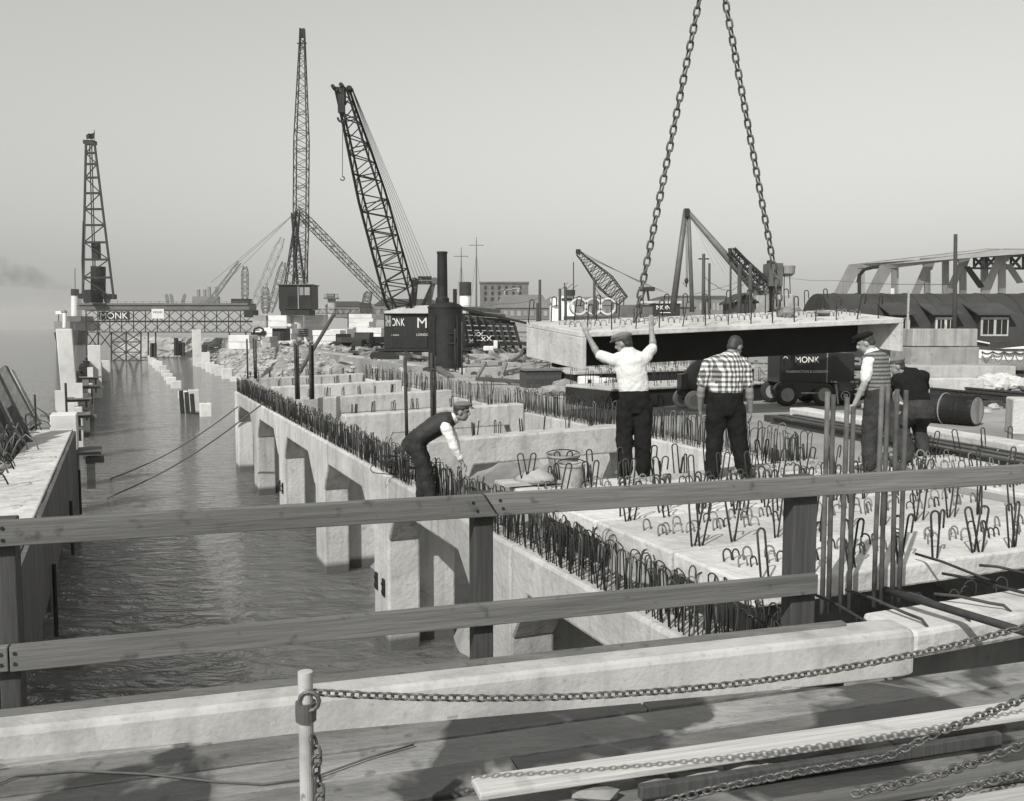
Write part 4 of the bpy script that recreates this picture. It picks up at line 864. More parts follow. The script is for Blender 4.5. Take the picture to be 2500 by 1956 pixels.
# tall derrick crane
t, Q = far('tall_derrick', 'very tall slender lattice mast crane with cabin on a white drum', 'crane', 735, 806, 100, z=GZ)
MB().lattice(Q(733,765), Q(738,110), [(0,1.0),(.3,1.35),(.65,1.35),(1,.55)], 44, .075, .032).build('mast', M['steel'], t)
MB().lattice(Q(738,118), Q(738,70), [(0,.55),(1,.42)], 4, .08, .05).build('mast_head', M['steel'], t); rect(Q, 732, 744, 71, 92, -.2, .2).build('head_plate', M['steel'], t); MB().bar(Q(725,106), Q(749,106), .1).build('cross_arm', M['steel'], t)
MB().lattice(Q(698,762,-1), Q(728,515,0), [(0,1.0),(1,.35)], 12, .075, .035).build('leg', M['steel'], t)
MB().lattice(Q(742,762,-1), Q(716,520,0), [(0,.9),(1,.35)], 12, .075, .035).build('leg', M['steel'], t)
MB().lattice(Q(724,512,0), Q(962,755,6), [(0,.5),(.12,.75),(.9,.75),(1,.5)], 34, .06, .028).build('back_stay', M['steel_mid'], t)
rect(Q, 690, 768, 698, 756, -1.6, 1.8).build('cabin', M['crane'], t, .04); rect(Q, 752, 764, 703, 722, -1.66, -1.6).build('window', M['grey_paint'], t); rect(Q, 740, 749, 703, 722, -1.66, -1.6).build('window', M['grey_paint'], t); rect(Q, 694, 762, 757, 770, -1.5, 1.5).build('turntable', M['steel'], t); rect(Q, 687, 771, 695.5, 697.8, -1.8, 2.0).build('cabin_roof', M['steel_mid'], t); rect(Q, 736, 737, 699, 755, -1.63, -1.6).build('door_edge', M['grey_paint'], t); rect(Q, 712, 733, 724, 750, -1.64, -1.6).build('winch_opening', M['near_black'], t)
MB().cyl(Q(725,802), Q(725,771), .7, 24).build('drum_base', M['white'], t)
mb = MB()
for i in range(4): mb.add(*(lambda b: (b.v, b.f))(rect(Q, 706, 747, 803+i*5, 807+i*5, -1.2, 1.2)))
mb.build('timber_cribbing', M['timber_v'], t)
mb = MB(); mb.tube([Q(745,540), Q(751,690)], .02, 3); mb.tube([Q(751,660), Q(751,690)], .07, 5); mb.tube([Q(720,520), Q(515,690,20)], .02, 3); mb.tube([Q(718,524), Q(560,660,20)], .02, 3); mb.tube([Q(716,524), Q(480,760,20)], .02, 3); mb.build('stay_ropes', M['rope'], t)
# lattice jibs behind it
def jib(label, x0, y0, x1, y1, d, w, rc, m, base=None, mm='steel'):
    t, Q = far('lattice_crane', label, 'crane', x0, y0, d, 'small cranes in the distance')
    MB().lattice(Q(x0,y0), Q(x1,y1), [(0,w*.6),(.2,w),(.85,w),(1,w*.5)], 16, rc, rc*.5).build('jib', M[m], t)
    if base: rect(Q, *base, -1.5, 1.5).build('cab', M[mm], t, .05)
    return t, Q
jib('leaning lattice jib left of the tall mast crane', 615, 758, 690, 580, 150, 1.1, .06, 'grey_paint', (602,625,757,775))
jib('short lattice tower with sheaves left of the leaning jib', 598, 738, 598, 650, 170, 1.0, .07, 'steel_mid', (570,612,730,742))
jib('dark lattice prop slanting beside the tall mast crane', 660, 762, 693, 640, 140, .9, .06, 'steel_mid')
jib('small pointed lattice post beyond the yard', 648, 765, 647, 700, 160, 1.1, .08, 'steel_mid')
jib('tiny crane jib above the shed roofs', 888, 765, 900, 712, 260, 2.0, .16, 'steel_mid', (880,905,740,765))
# far quay cranes fading in the haze
random.seed(41)
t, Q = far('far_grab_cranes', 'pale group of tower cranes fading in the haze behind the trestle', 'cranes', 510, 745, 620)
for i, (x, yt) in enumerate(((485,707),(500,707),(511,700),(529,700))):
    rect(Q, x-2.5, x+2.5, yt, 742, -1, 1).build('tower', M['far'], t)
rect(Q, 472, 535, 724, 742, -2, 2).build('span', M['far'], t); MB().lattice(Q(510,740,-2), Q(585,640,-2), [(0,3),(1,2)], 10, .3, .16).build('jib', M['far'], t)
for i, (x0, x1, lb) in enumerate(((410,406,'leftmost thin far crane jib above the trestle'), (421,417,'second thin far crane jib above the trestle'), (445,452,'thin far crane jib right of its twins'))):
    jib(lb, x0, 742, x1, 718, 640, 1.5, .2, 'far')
# yard clutter behind the bank
random.seed(43)
yard = [(560,610,818,850,'conc_white',75),(655,700,770,800,'conc_white',98),(742,790,768,796,'conc_white',104),(765,830,806,834,'conc_white',84),(635,665,800,818,'conc_white',92),(700,712,790,806,'conc_white',96),(805,850,803,822,'conc_white',92),(850,910,766,778,'conc_white',120),(620,650,770,785,'conc_old',110),(868,900,785,800,'conc_white',100),(870,930,800,812,'conc_white',92),(638,660,822,838,'conc_old',80)]
nm = ['long white precast beam lying at the bank edge left of the yard','white stack of precast blocks left of the drum base','white precast stack right of the drum base','large white precast panel stack in mid yard','low white block heap left of the dark shed','small white block behind the dark shed','white slab stack behind the slanting brace','long white canvas-topped stack by the boom foot','grey block stack at the yard back','white blocks behind the lorry','low white slabs right of the lorry','grey block at the bank edge']
for (x0,x1,y0,y1,m,d), lb in zip(yard, nm):
    p = D(x0, y1, d); k = d/F; z0 = max(GZ, p.z) if p.z > GZ else GZ; h = D(x0, y0, d).z - GZ
    r_ = thing('precast_stack', lb, 'stack', (p.x, p.y, GZ), -.08, 'precast units stacked in the yard'); n_ = max(1, int(round(h/.6)))
    for i in range(n_): MB().box(random.uniform(-.08,.08), (x1-x0)*k + random.uniform(-.08,.08), 0, 2.0, h*i/n_+.015, h*(i+1)/n_-.015).build('unit', M[m], r_, .02)
t, Q = far('tool_shed', 'small dark tool shed with pale roof sheet in the yard', 'shed', 685, 832, 85, z=GZ); rect(Q, 672, 702, 802, 832, -1, 1).build('wall', M['timber_v'], t); rect(Q, 668, 708, 797, 801.8, -1.3, 1.3).build('roof', M['roof_pale'], t); rect(Q, 691, 701, 806, 831, -1.06, -1).build('door', M['steel'], t)
def lorry(lb, px, py, d, s=1.0, m='crane', fl=1):
    t, Q = far('site_lorry', lb, 'lorry', px, py, d, z=GZ); k = .0
    MB().box(-.9, .9, -.9, .9, .45, .8).build('chassis', M['steel'], t); mb = MB(); mb.prism([(-1.0,.8),(-.25,.8),(-.25,1.75),(-.85,1.75),(-1.0,1.2)], 'y', -.8, .8); mb.build('cab', M[m], t, .05)
    MB().box(-.2, 1.9, -.85, .85, .81, 1.35).build('body', M['timber_v'], t, .02); MB().box(-1.75, -1.01, -.5, .5, .55, 1.15).build('bonnet', M[m], t, .08); MB().box(-.8, -.4, -.83, -.8, 1.25, 1.65).build('window', M['glass'], t)
    for x in (-1.35, 1.3):
        for yy in (-.75, .65): wheel(t, (x, yy, .38), .38, .2)
    t.rotation_euler.z = 1.15*fl; t.scale = (s,s,s); return t
lorry('dark site lorry with bonnet parked left of the lettered crane', 898, 862, 66, .82); lorry('open backed truck behind the parked lorry', 842, 850, 74, .72, fl=-1)
t, Q = far('dumper', 'black round-topped vehicle at the left yard edge', 'vehicle', 632, 826, 84, z=GZ); MB().tube([Q(618,815,-.8), Q(622,803,-.8), Q(632,799,-.8), Q(642,803,-.8), Q(646,818,-.8)], .1, 5).build('hood_frame', M['steel'], t); rect(Q, 618, 646, 808, 820, -.8, .8).build('body', M['black'], t, .1); [wheel(t, Q(x, 824, -.9), .25, .2) for x in (623, 641)]
random.seed(71); dbm = MB()
for i in range(2600):
    d = random.uniform(46, 150); px = random.uniform(600, 1290) if i % 3 else random.uniform(1900, 2500); p = D(px, 800, d); s_ = random.choice((.06,.1,.1,.15,.2,.3,.45)); a_ = random.uniform(0, PI); dz = Vector((math.cos(a_), math.sin(a_), 0)); p.z = GZ
    if UV(p).x < 13.8 + max(0, (UV(p).y-60)*.03): continue
    if i % 2: dbm.rock(p + Vector((0,0,s_*.2)), (s_, s_, s_*.6), i)
    else: dbm.bar(p + Vector((0,0,.1)), p + dz*s_*6 + Vector((0,0,.1+random.uniform(0,.4))), .12+s_*.3, .14)
for i in range(700):
    d = random.uniform(19, 50); p = D(random.uniform(1000, 2500), 800, d); p.z = GZ; q_ = UV(p); s_ = random.choice((.04,.05,.07,.1,.16)); a_ = random.uniform(0, PI)
    if q_.x < 11.3 or (3 < p.x < 10.5 and p.y < 24): continue
    if i % 3: dbm.rock(p + Vector((0,0,s_*.2)), (s_, s_, s_*.6), i)
    else: dbm.bar(p + Vector((0,0,.04)), p + Vector((math.cos(a_), math.sin(a_), 0))*s_*9 + Vector((0,0,.05+random.uniform(0,.1))), .05+s_*.4, .05)
M['debris'] = mat('mixed_debris', .05, .42, .9, .5, 3, contrast=(.42,.58))
kind(tag(dbm.build('yard_debris', M['debris']), 'scattered timber and stone debris over the yard', 'debris'), 'stuff')
# light lattice conveyor and lamp tower
t, Q = far('conveyor_truss', 'light horizontal lattice truss across the yard behind the slanting brace', 'truss', 850, 800, 106, z=GZ)
MB().lattice(Q(760,760), Q(950,761), [(0,.5),(1,.5)], 30, .045, .025).build('truss', M['steel_mid'], t); [MB().bar(Q(x,763), Q(x,800), .12).build('trestle_leg', M['steel_mid'], t) for x in (765, 850, 940)]
t, Q = far('lamp_tower', 'small platform tower with railing above the conveyor truss', 'tower', 810, 790, 115, z=GZ); rect(Q, 802, 818, 730, 775, -.4, .4).build('column', M['conc_old'], t); rect(Q, 793, 825, 727, 730, -.9, .9).build('platform', M['steel_mid'], t); rect(Q, 799, 816, 717, 726.8, -.5, .5).build('cabin', M['grey_paint'], t)
mb = MB(); [mb.bar(Q(x,727,-.8), Q(x,719,-.8), .05) for x in (793,801,809,817,825)]; mb.bar(Q(793,719,-.8), Q(825,719,-.8), .05); mb.build('railing', M['steel'], t)
# sheds along the skyline
def shed(lb, x0, x1, ye, yr, yb, d, dep=25, wall='far', roof='felt', win=0, name='warehouse_shed'):
    t, Q = far(name, lb, 'building', (x0+x1)/2, yb, d, z=GZ); a_, b_ = Q(x0, ye), Q(x1, ye); zb = 0; rr = Q(0, yr).z
    rect(Q, x0, x1, ye, yb, 0, dep).build('wall', M[wall], t)
    mb = MB(); mb.prism([(a_.x-.3, a_.z+.01), (b_.x+.3, a_.z+.01), (b_.x-(b_.x-a_.x)*.12, rr), (a_.x+(b_.x-a_.x)*.12, rr)], 'y', -.4, dep+.4); mb.build('roof', M[roof], t)
    for i in range(win):
        x = x0 + (x1-x0)*(i+.5)/win; w_ = (x1-x0)/win*.28; o = rect(Q, x-w_, x+w_, ye+(yb-ye)*.25, ye+(yb-ye)*.7, -.15, 0).build('window', M['grey_paint'], t)
    return t, Q
shed('long low shed with hipped roof behind the conveyor truss', 795, 885, 748, 736, 775, 330, win=6); shed('long dark roofed shed behind the lettered crane', 915, 1070, 745, 730, 780, 300, win=9)
shed('shed with tall windows in front of the brick warehouse', 1210, 1340, 752, 720, 780, 250, win=8, roof='far'); shed('pale long shed behind the white ship', 1320, 1500, 745, 725, 780, 380, win=10, roof='far'); shed('distant terrace of houses behind the derrick legs', 1600, 1790, 730, 722, 770, 480, win=18, wall='far', roof='felt'); shed('low gabled shed right of the derrick legs', 1640, 1700, 750, 728, 782, 190, roof='far')
shed('low hipped building at the far left shore', 840, 960, 752, 742, 778, 520, win=5, roof='far')
t, Q = far('brick_warehouse', 'flat topped sooty brick warehouse block on the skyline', 'building', 1235, 780, 300, z=GZ); rect(Q, 1172, 1290, 691, 780, 0, 20).build('wall', M['brick'], t); rect(Q, 1170, 1292, 688, 692, -.4, 20.4).build('parapet', M['brick'], t)
for i in range(6):
    for j in range(3): rect(Q, 1182+i*17, 1188+i*17, 698+j*14, 706+j*14, -.2, 0).build('window', M['glass'], t)
for i, (x0,x1,y0,y1) in enumerate(((1222,1250,706,709),(1230,1234,705,720),(1250,1270,703,706),(1262,1268,706,714))): rect(Q, x0, x1, y0, y1, -.25, -.02).build('plaster_patch', M['grey_paint'], t)
# ship masts and funnel behind the boiler
t, Q = far('moored_steamer', 'two masts and dark funnel of a steamer behind the boiler', 'ship', 1140, 782, 170, z=GZ)
for x, yt, ya in ((1126,604,626),(1163,579,599)): MB().tube([Q(x,770), Q(x,(yt+770)/2), Q(x,yt)], [.22,.16,.06], 6).build('mast', M['steel_mid'], t); MB().bar(Q(x-18,ya), Q(x+18,ya), .12).build('yard_arm', M['steel_mid'], t)
for x, yt in ((1126,604),(1163,579)): MB().tube([Q(x-16,760), Q(x,yt+40)], .03, 3).build('shroud', M['rope'], t); MB().tube([Q(x+16,760), Q(x,yt+40)], .03, 3).build('shroud', M['rope'], t)
MB().cyl(Q(1136,752), Q(1136,720), 1.0, 16).build('funnel', M['white'], t); MB().cyl(Q(1136,722), Q(1136,689), 1.12, 16).build('funnel_top', M['steel'], t); rect(Q, 1095, 1180, 750, 785, -2, 4).build('superstructure', M['steel_mid'], t)
# dark slatted timber ramp / stacked staging with struts
d = 60; t, Q = far('staging_stack', 'dark stack of timber staging with raking struts and white crosses', 'staging', 1200, 850, 60, z=GZ)
for i in range(8):
    y0 = 752 + i*12; MB().bar(Q(1118, y0, 1.2), Q(1262 + (0 if i > 3 else -40+i*12), y0+ (8 if i < 3 else 3), 1.2), .1, .26).build('plank', M['timber_v'], t)
for i in range(9): MB().bar(Q(1128+i*18, 850, -.6), Q(1112+i*18, 762+i*4, .9), .14).build('strut', M['steel'], t)
MB().bar(Q(1110,750,.9), Q(1290,790,.9), .16).build('top_rail', M['steel'], t); MB().bar(Q(1112,846,-.6), Q(1300,838,-.6), .2).build('bottom_beam', M['steel'], t)
for x, y_ in ((1163,816),(1174,816),(1180,828),(1194,826),(1150,832)):
    o = MB(); o.bar(Q(x-5,y_-5,-.75), Q(x+5,y_+5,-.75), .05); o.bar(Q(x+5,y_-5,-.79), Q(x-5,y_+5,-.79), .05); o.build('white_cross', M['white'], t)
for i, (x0,x1,y0,y1,m,lb) in enumerate(((1180,1205,832,843,'conc_white','small white drum below the staging crosses'),(1205,1215,818,838,'conc_white','upright white board below the staging'),(1218,1275,845,862,'conc_old','weathered grey block lying below the staging'),(1232,1265,858,866,'timber_v','dark sleeper under the grey block'),(1140,1210,856,872,'conc_old','flat grey slab left of the block below the staging'),(975,1005,863,882,'conc_old','broken concrete lump at the crane tracks'),(1030,1050,872,892,'conc_old','square stone between crane and boiler'))):
    p = D(x0, y1, 50); k = 50/F; o = MB().box(0, (x1-x0)*k, 0, .8, 0, (y1-y0)*k).build('yard_block', M[m], bevel=.04, loc=(p.x, p.y, GZ if i > 1 else p.z-.3)); tag(o, lb, 'block')
# second lettered crane, pipes, white ship
t, Q = far('second_crane', 'smaller lettered crane with low lattice boom behind the hanging slab', 'crane', 1580, 790, 112, z=GZ)
MB().lattice(Q(1520,735), Q(1412,618), [(0,1.4),(.4,2.0),(.9,.7),(1,.6)], 18, .085, .045).build('boom', M['steel'], t); rect(Q, 1406, 1417, 609, 620, -.3, .3).build('boom_head', M['steel'], t)
rect(Q, 1590, 1655, 742, 772, -1.5, 1.5).build('cab', M['crane'], t); rect(Q, 1500, 1589.8, 745, 775, -1.3, 1.3).build('engine_house', M['steel_mid'], t); rect(Q, 1560, 1658, 736, 741.8, -1.7, 1.7).build('roof', M['roof_pale'], t)
c_ = Q(1620, 752); lettering('MONK', .75, M['white'], t, (c_.x, -1.53, c_.z)); rect(Q, 1605, 1632, 763, 764.5, -1.53, -1.5).build('stripe', M['white'], t)
mb = MB(); [mb.tube([Q(1414, 612+i*3), Q(1590+i*14, 705+i*4)], .025, 3) for i in range(4)]; mb.build('boom_ropes', M['rope'], t); mb = MB(); mb.bar(Q(1565,740), Q(1575,706), .25); mb.bar(Q(1585,740), Q(1580,706), .25); mb.bar(Q(1560,706), Q(1598,706), .5); mb.build('gantry_frame', M['steel'], t)
for i, x in enumerate((1414, 1449, 1484)):
    p = D(x, 748, 92); r = 21*92/F; t = link('concrete_pipe', MB().rings([[(rr*math.cos(2*PI*j/28), yy, rr*math.sin(2*PI*j/28)) for j in range(28)] for rr, yy in ((r*.82,0),(r,0),(r,2.5),(r*.82,2.5))]).mesh('concrete_pipe', M['conc_white'])); t.data.polygons.foreach_get
    t.location = p; tag(t, ['left one of three large pale concrete pipe rings', 'middle one of three large pale concrete pipe rings', 'right one of three large pale concrete pipe rings'][i], 'pipe', 'concrete pipe rings')
    bmx = t.data  # open the bore: drop the two cap faces and bridge inside
    vs0 = [tuple(v.co) for v in bmx.vertices]; fs0 = [tuple(f.vertices) for f in bmx.polygons][:-2]; nn = 28; fs0 += [(3*nn+j, 3*nn+(j+1) % nn, (j+1) % nn, j) for j in range(nn)]
    nm_ = bpy.data.meshes.new('concrete_pipe'); nm_.from_pydata(vs0, [], fs0); nm_.materials.append(M['conc_white']); t.data = nm_
p = D(1380, 772, 90); o = MB().box(0, 130*90/F, 0, 3, -.35, .0).build('pipe_cradle', M['timber_v'], loc=p); tag(o, 'dark timber cradle under the three pipe rings', 'cradle')
t, Q = far('white_vessel', 'white painted ship bridge with masts behind the hanging slab', 'ship', 1370, 785, 165, z=GZ)
rect(Q, 1345, 1402, 745, 785, 0, 6).build('deck_house', M['white'], t); rect(Q, 1365, 1402, 722, 744.8, 1, 5).build('wheel_house', M['white'], t); rect(Q, 1372, 1398, 728, 734, .9, 1).build('window', M['glass'], t)
for x, yt in ((1378,690),(1400,640)): MB().tube([Q(x,740), Q(x,yt)], .1, 5).build('mast', M['steel'], t)
MB().cyl(Q(1356,745), Q(1352,728), .7, 12).build('ventilator', M['white'], t); MB().cyl(Q(1392,722), Q(1392,708), .9, 12).build('funnel', M['steel'], t); mb = MB(); [mb.bar(Q(x, 690+i*3), Q(x-14, 706), .12) for i, x in enumerate((1386, 1398, 1410))]; mb.build('signal_gear', M['steel_mid'], t)
# timber derrick and steam grab tower at right
t, Q = far('pole_derrick', 'tall pole derrick of three spars with hanging hook block', 'derrick', 1665, 770, 95, z=GZ)
for (xa,ya,xb,yb,ra,rb_) in ((1642,760,1674,512,.34,.26),(1690,762,1681,512,.22,.18),(1868,735,1680,518,.5,.24)): MB().tube([Q(xa,ya), Q(xb,yb)], [ra, rb_], 10).build('spar', M['steel_mid'], t, smooth=True)
rect(Q, 1670, 1681, 510, 530, -.4, .4).build('head_block', M['steel'], t); mb = MB(); [mb.tube([Q(1674+i*2, 520), Q(1675+i*1.5, 682)], .025, 3) for i in range(4)]; mb.build('hoist_ropes', M['rope'], t)
a_ = Q(1676, 686); mb = MB(); mb.ell(a_, (.22,.18,.32), 10, 6); mb.tube([a_ + Vector((0,0,-.3)), a_ + Vector((0,0,-.6))], .07, 6); mb.bar(a_ + Vector((-.4,0,-.15)), a_ + Vector((.02,0,-.65)), .05); mb.build('hook_block', M['steel'], t)
mb = MB(); [mb.tube([Q(1684,525), Q(1745+i*25, 650+i*20)], .012, 3) for i in range(4)]; mb.build('guy_ropes', M['rope'], t)
t, Q = far('coaling_tower', 'dark steel coaling tower with sloping jib and bucket', 'tower', 1850, 775, 90, z=GZ)
MB().lattice(Q(1868,708), Q(1784,612), [(0,1.2),(1,.8)], 10, .09, .05).build('lower_jib', M['steel'], t); MB().lattice(Q(1866,690), Q(1788,612), [(0,.8),(1,.5)], 10, .07, .04).build('upper_jib', M['steel'], t); MB().bar(Q(1782,606), Q(1784,640), .3).build('jib_head', M['steel'], t)
rect(Q, 1870, 1905, 644, 700, -1, 1.2).build('tower_head', M['steel_mid'], t); rect(Q, 1880, 1903, 700.2, 770, -.8, 1).build('tower', M['steel'], t); rect(Q, 1874, 1884, 636, 643.8, -.3, .3).build('exhaust', M['steel'], t)
mb = MB(); mb.bar(Q(1842,725), Q(1862,668), .35); mb.bar(Q(1868,725), Q(1864,668), .3); mb.bar(Q(1842,720), Q(1872,720), .25); mb.bar(Q(1862,672), Q(1900,665), .3); mb.bar(Q(1882,712), Q(1902,680), .15); mb.build('bracing', M['steel_mid'], t)
MB().tube([Q(1873,755), Q(1872,690), Q(1877,677), Q(1890,671)], .3, 10).build('bent_pipe', M['grey_paint'], t, smooth=True); rect(Q, 1838, 1870, 722, 760, -1.2, 1).build('base_house', M['conc_old'], t)
MB().lathe([(.45,-.55),(.75,-.3),(.8,.4),(.8,.45)], 16).build('bucket', M['grey_paint'], t).location = Q(1921, 661); MB().tube([Q(1915,672), Q(1912,770)], .05, 4).build('bucket_leg', M['steel'], t); MB().tube([Q(1928,672), Q(1931,770)], .05, 4).build('bucket_leg', M['steel'], t)
t, Q = far('machine_casing', 'pale rounded machine casing behind the right lifting chain', 'machine', 1915, 775, 60, z=GZ); rect(Q, 1895, 1935, 718, 758, -.5, .6).build('casing', M['conc_old'], t, .12); MB().tube([Q(1925,762,-.6), Q(1950,752,-.6)], .35, 12).build('drum', M['grey_paint'], t); rect(Q, 1893, 1942, 758.2, 775, -.5, .6).build('base', M['steel'], t)
t, Q = far('gabled_hut', 'small dark gabled timber hut below the coaling tower', 'hut', 1813, 778, 70, z=GZ); rect(Q, 1786, 1843, 738, 778, 0, 3).build('wall', M['timber_v'], t); a_, b_, c_ = Q(1779,739), Q(1850,737), Q(1816,715)
mb = MB(); mb.prism([(a_.x,a_.z),(c_.x,c_.z),(b_.x,b_.z),(b_.x,b_.z-.12),(c_.x,c_.z-.14),(a_.x,a_.z-.12)], 'y', -.4, 3.3); mb.build('roof', M['felt'], t); mb = MB(); mb.prism([(a_.x+.3,a_.z-.1),(b_.x-.3,b_.z-.1),(c_.x,c_.z-.15)], 'y', 0, .06); mb.build('gable', M['timber_v'], t); rect(Q, 1817, 1820, 740, 765, -.06, 0).build('door_edge', M['steel'], t)
# poles and wires
poles = [('telegraph pole with cross arm beside the pole derrick', 1718, 620, 775, 60, .14, True), ('thinner telegraph pole right of the cross armed one', 1732, 643, 770, 70, .12, False), ('thin pole in front of the coaling tower jib', 1784, 640, 760, 66, .09, False), ('thick dark post before the gabled hut', 1806, 645, 770, 58, .16, False), ('pair-side dark post right of the hut', 1832, 645, 765, 60, .16, False), ('tall pole with insulators in front of the bridge', 2333, 572, 800, 44, .11, False), ('slim dark pole left of the pipe rings', 1318, 683, 785, 60, .12, False), ('leaning short post by the white ship', 1367, 705, 775, 62, .13, False), ('upright post before the pipe rings', 1381, 700, 770, 62, .12, False), ('dark pole against the second crane boom', 1451, 680, 770, 64, .12, False), ('leaning thin post left of the hanging slab', 1312, 740, 790, 55, .1, False)]
for lb, x, yt, yb, d, r, arm in poles:
    t, Q = far('utility_pole', lb, 'pole', x, yb, d, 'poles and posts along the quay', z=GZ); MB().tube([Q(x,0)*0 + Vector((0,0,0)), Q(x,yt)], [r, r*.75], 8).build('pole', M['timber_v'], t, smooth=True)
    if arm:
        MB().bar(Q(x-13,632), Q(x+13,632), .1).build('cross_arm', M['timber_v'], t)
        for dx in (-12,-6,6,12): MB().cyl(Q(x+dx,632), Q(x+dx,628), .05, 6).build('insulator', M['white'], t)
    if r == .11:
        for y_ in (578, 600, 612): MB().cyl(Q(x+1,y_), Q(x+4,y_-2), .05, 6).build('insulator', M['white'], t)
for i, (pts, lb) in enumerate((([(1718,672,60),(1745,695,61),(1775,708,63),(1800,700,60),(1832,680,60)], 'drooping cable strung between the telegraph poles'), ([(1450,756,64),(1560,745,63),(1718,712,60),(1832,675,60)], 'long slack cable rising to the post by the hut'), ([(1500,720,70),(1480,735,66),(1452,700,64),(1470,693,70)], 'curled cable hanging by the second crane boom'), ([(1920,678,90),(2040,685,80),(2333,695,44)], 'thin overhead wire running to the pole before the bridge'), ([(1130,745,60),(1220,742,60),(1318,728,60)], 'thin wire sagging to the slim pole'))):
    P0 = D(*pts[0]); pp = [D(*p) - P0 for p in pts]; sm_ = []
    for a_, b_ in zip(pp, pp[1:]):
        for j in range(6): sm_.append(a_.lerp(b_, j/6) - Vector((0,0,.12*math.sin(PI*j/6))))
    sm_.append(pp[-1]); o = MB().tube(sm_, .02, 4).build('overhead_cable', M['rope'], loc=P0); tag(o, lb, 'cable')
# bridge
t, Q0 = far('truss_bridge', 'grey riveted steel truss bridge beyond the curved hut', 'bridge', 2300, 760, 80, z=GZ)
def bd(px): return 22 - 30*(px-2040)/460.0       # recedes to the left
def QB(px, py, off=0): d = 80 + bd(px) + off; return D(px, py, d) - t.location
for off, sx, pl in ((0, 0, 0), (7.5, -78, 1)):
    R = lambda x, y_: QB(x+sx*(1 if x < 2300 else .55), y_, off); mb = MB(); w_ = 1.1
    def plate(pts, th=.5):
        a = [R(*p) for p in pts]; m_ = MB(); m_.add([tuple(p) for p in a] + [tuple(p + Vector((.12,th,0))) for p in a], [tuple(range(len(a))), tuple(range(2*len(a)-1, len(a)-1, -1))] + [(i, (i+1) % len(a), len(a)+(i+1) % len(a), len(a)+i) for i in range(len(a))]); return m_
    plate([(2152,646),(2450,607),(2620,609),(2620,621),(2450,620),(2168,656)]).build('top_chord', M['bridge'], t)
    plate([(2098,748),(2128,748),(2182,652),(2150,647)]).build('end_raker', M['bridge'], t)
    for x, w_ in ((2178,12),(2258,14),(2345,15),(2440,16)): plate([(x,650-(x-2178)*.12),(x+w_,650-(x-2178)*.12),(x+w_,750),(x,750)]).build('post', M['bridge'], t)
    for x0, x1 in () if pl else ((2225,2262),(2305,2350),(2395,2440)): plate([(x1-2,648-(x1-2178)*.12),(x1+16,646-(x1-2178)*.12),(x0+8,750),(x0-14,750)], .4).build('diagonal', M['bridge'], t)
    if pl: continue
    plate([(2352,650),(2368,650),(2405,700),(2390,704)], .3).build('counter_brace', M['steel'], t); plate([(2452,645),(2470,645),(2500,690),(2484,692)], .3).build('counter_brace', M['bridge'], t)
    for x in (2262, 2348, 2448): plate([(x-14,640-(x-2178)*.11),(x+26,637-(x-2178)*.11),(x+14,668-(x-2178)*.11),(x-2,668-(x-2178)*.11)], .55).build('gusset_plate', M['bridge'], t)
mb = MB()
for i in range(5):
    x = 2378 + i*30; 
    for y0, y1 in ((628,652),(652,628)): mb.bar(QB(x,y0,6), QB(x+22,y1,6), .16)
    mb.bar(QB(x,626,6), QB(x,654,6), .16)
mb.bar(QB(2370,627,6), QB(2530,624,6), .2); mb.bar(QB(2370,655,6), QB(2530,656,6), .2); mb.build('sway_bracing', M['steel'], t)
mb = MB(); mb.tube([QB(2095,690,3), QB(2098,672,3), QB(2110,658,3), QB(2135,652,3), QB(2160,651,3)], .2, 6); mb.bar(QB(2098,672,3), QB(2098,745,3), .3); mb.build('portal_brace', M['steel'], t)
MB().bar(QB(2000,745,3), QB(2560,752,3), .8, 1.2).build('deck_girder', M['bridge'], t); rect(lambda x, y_, dd=0: D(x, y_, 62) - t.location, 2412, 2520, 671, 705, 62-t.location.y-62, 62-t.location.y-60).build('parapet_panel', M['steel'], t)
# curved hut
d = 44; t, Q = far('nissen_hut', 'long curved felt-roofed hut with dormer windows at right', 'hut', 2330, 870, 46, z=GZ)
R_ = 3.6; mb = MB(); x0, x1 = Q(2105,0).x, Q(2700,0).x; ringA = [(math.cos(PI*i/20), math.sin(PI*i/20)) for i in range(21)]
mb.rings([[(x, R_+2 - c*R_, s*R_*1.02) for c, s in ringA] for x in (x0, x0+.15, x1)]); mb.build('curved_roof', M['felt'], t)
for i in range(9):
    xx = x0 + .9 + i*1.32; MB().tube([(xx, R_+2 - c*(R_+.02), s*(R_*1.02+.02)) for c, s in ringA[1:12]], .025, 4).build('roof_seam', M['felt'], t)
for i, (xa, xb, yt, ys) in enumerate(((2220,2268,768,812),(2328,2384,768,812),(2444,2520,768,812))):
    a_, b_ = Q(xa, ys).x, Q(xb, ys).x; zt = 2.45; zb = 1.35; yf = 2.15
    MB().box(a_, b_, yf, yf+2.2, zb-.7, zt).build('dormer_wall', M['felt'] if i != 1 else M['timber_v'], t)
    dr_ = MB().hexa([(a_-.25,yf-.3,zt-.02),(b_+.25,yf-.3,zt-.02),(b_+.25,yf+2.6,zt+.95),(a_-.25,yf+2.6,zt+.95)], [(a_-.25,yf-.3,zt+.05),(b_+.25,yf-.3,zt+.05),(b_+.25,yf+2.6,zt+1.02),(a_-.25,yf+2.6,zt+1.02)]).build('dormer_roof', M['felt'], t)
    wn = MB().box(a_+.06, b_-.06, yf-.04, yf-.002, zb, zt-.12).build('window', M['roof_pale'], t)
    for j in range(2):
        wa = a_ + .14 + j*(b_-a_-.16)/2; wb_ = wa + (b_-a_-.36)/2
        for kx in range(2): MB().box(wa + (wb_-wa)*kx/2 + .02, wa + (wb_-wa)*(kx+1)/2 - .02, yf-.055, yf-.041, zb+.1, zt-.24).build('pane', M['glass'], wn)
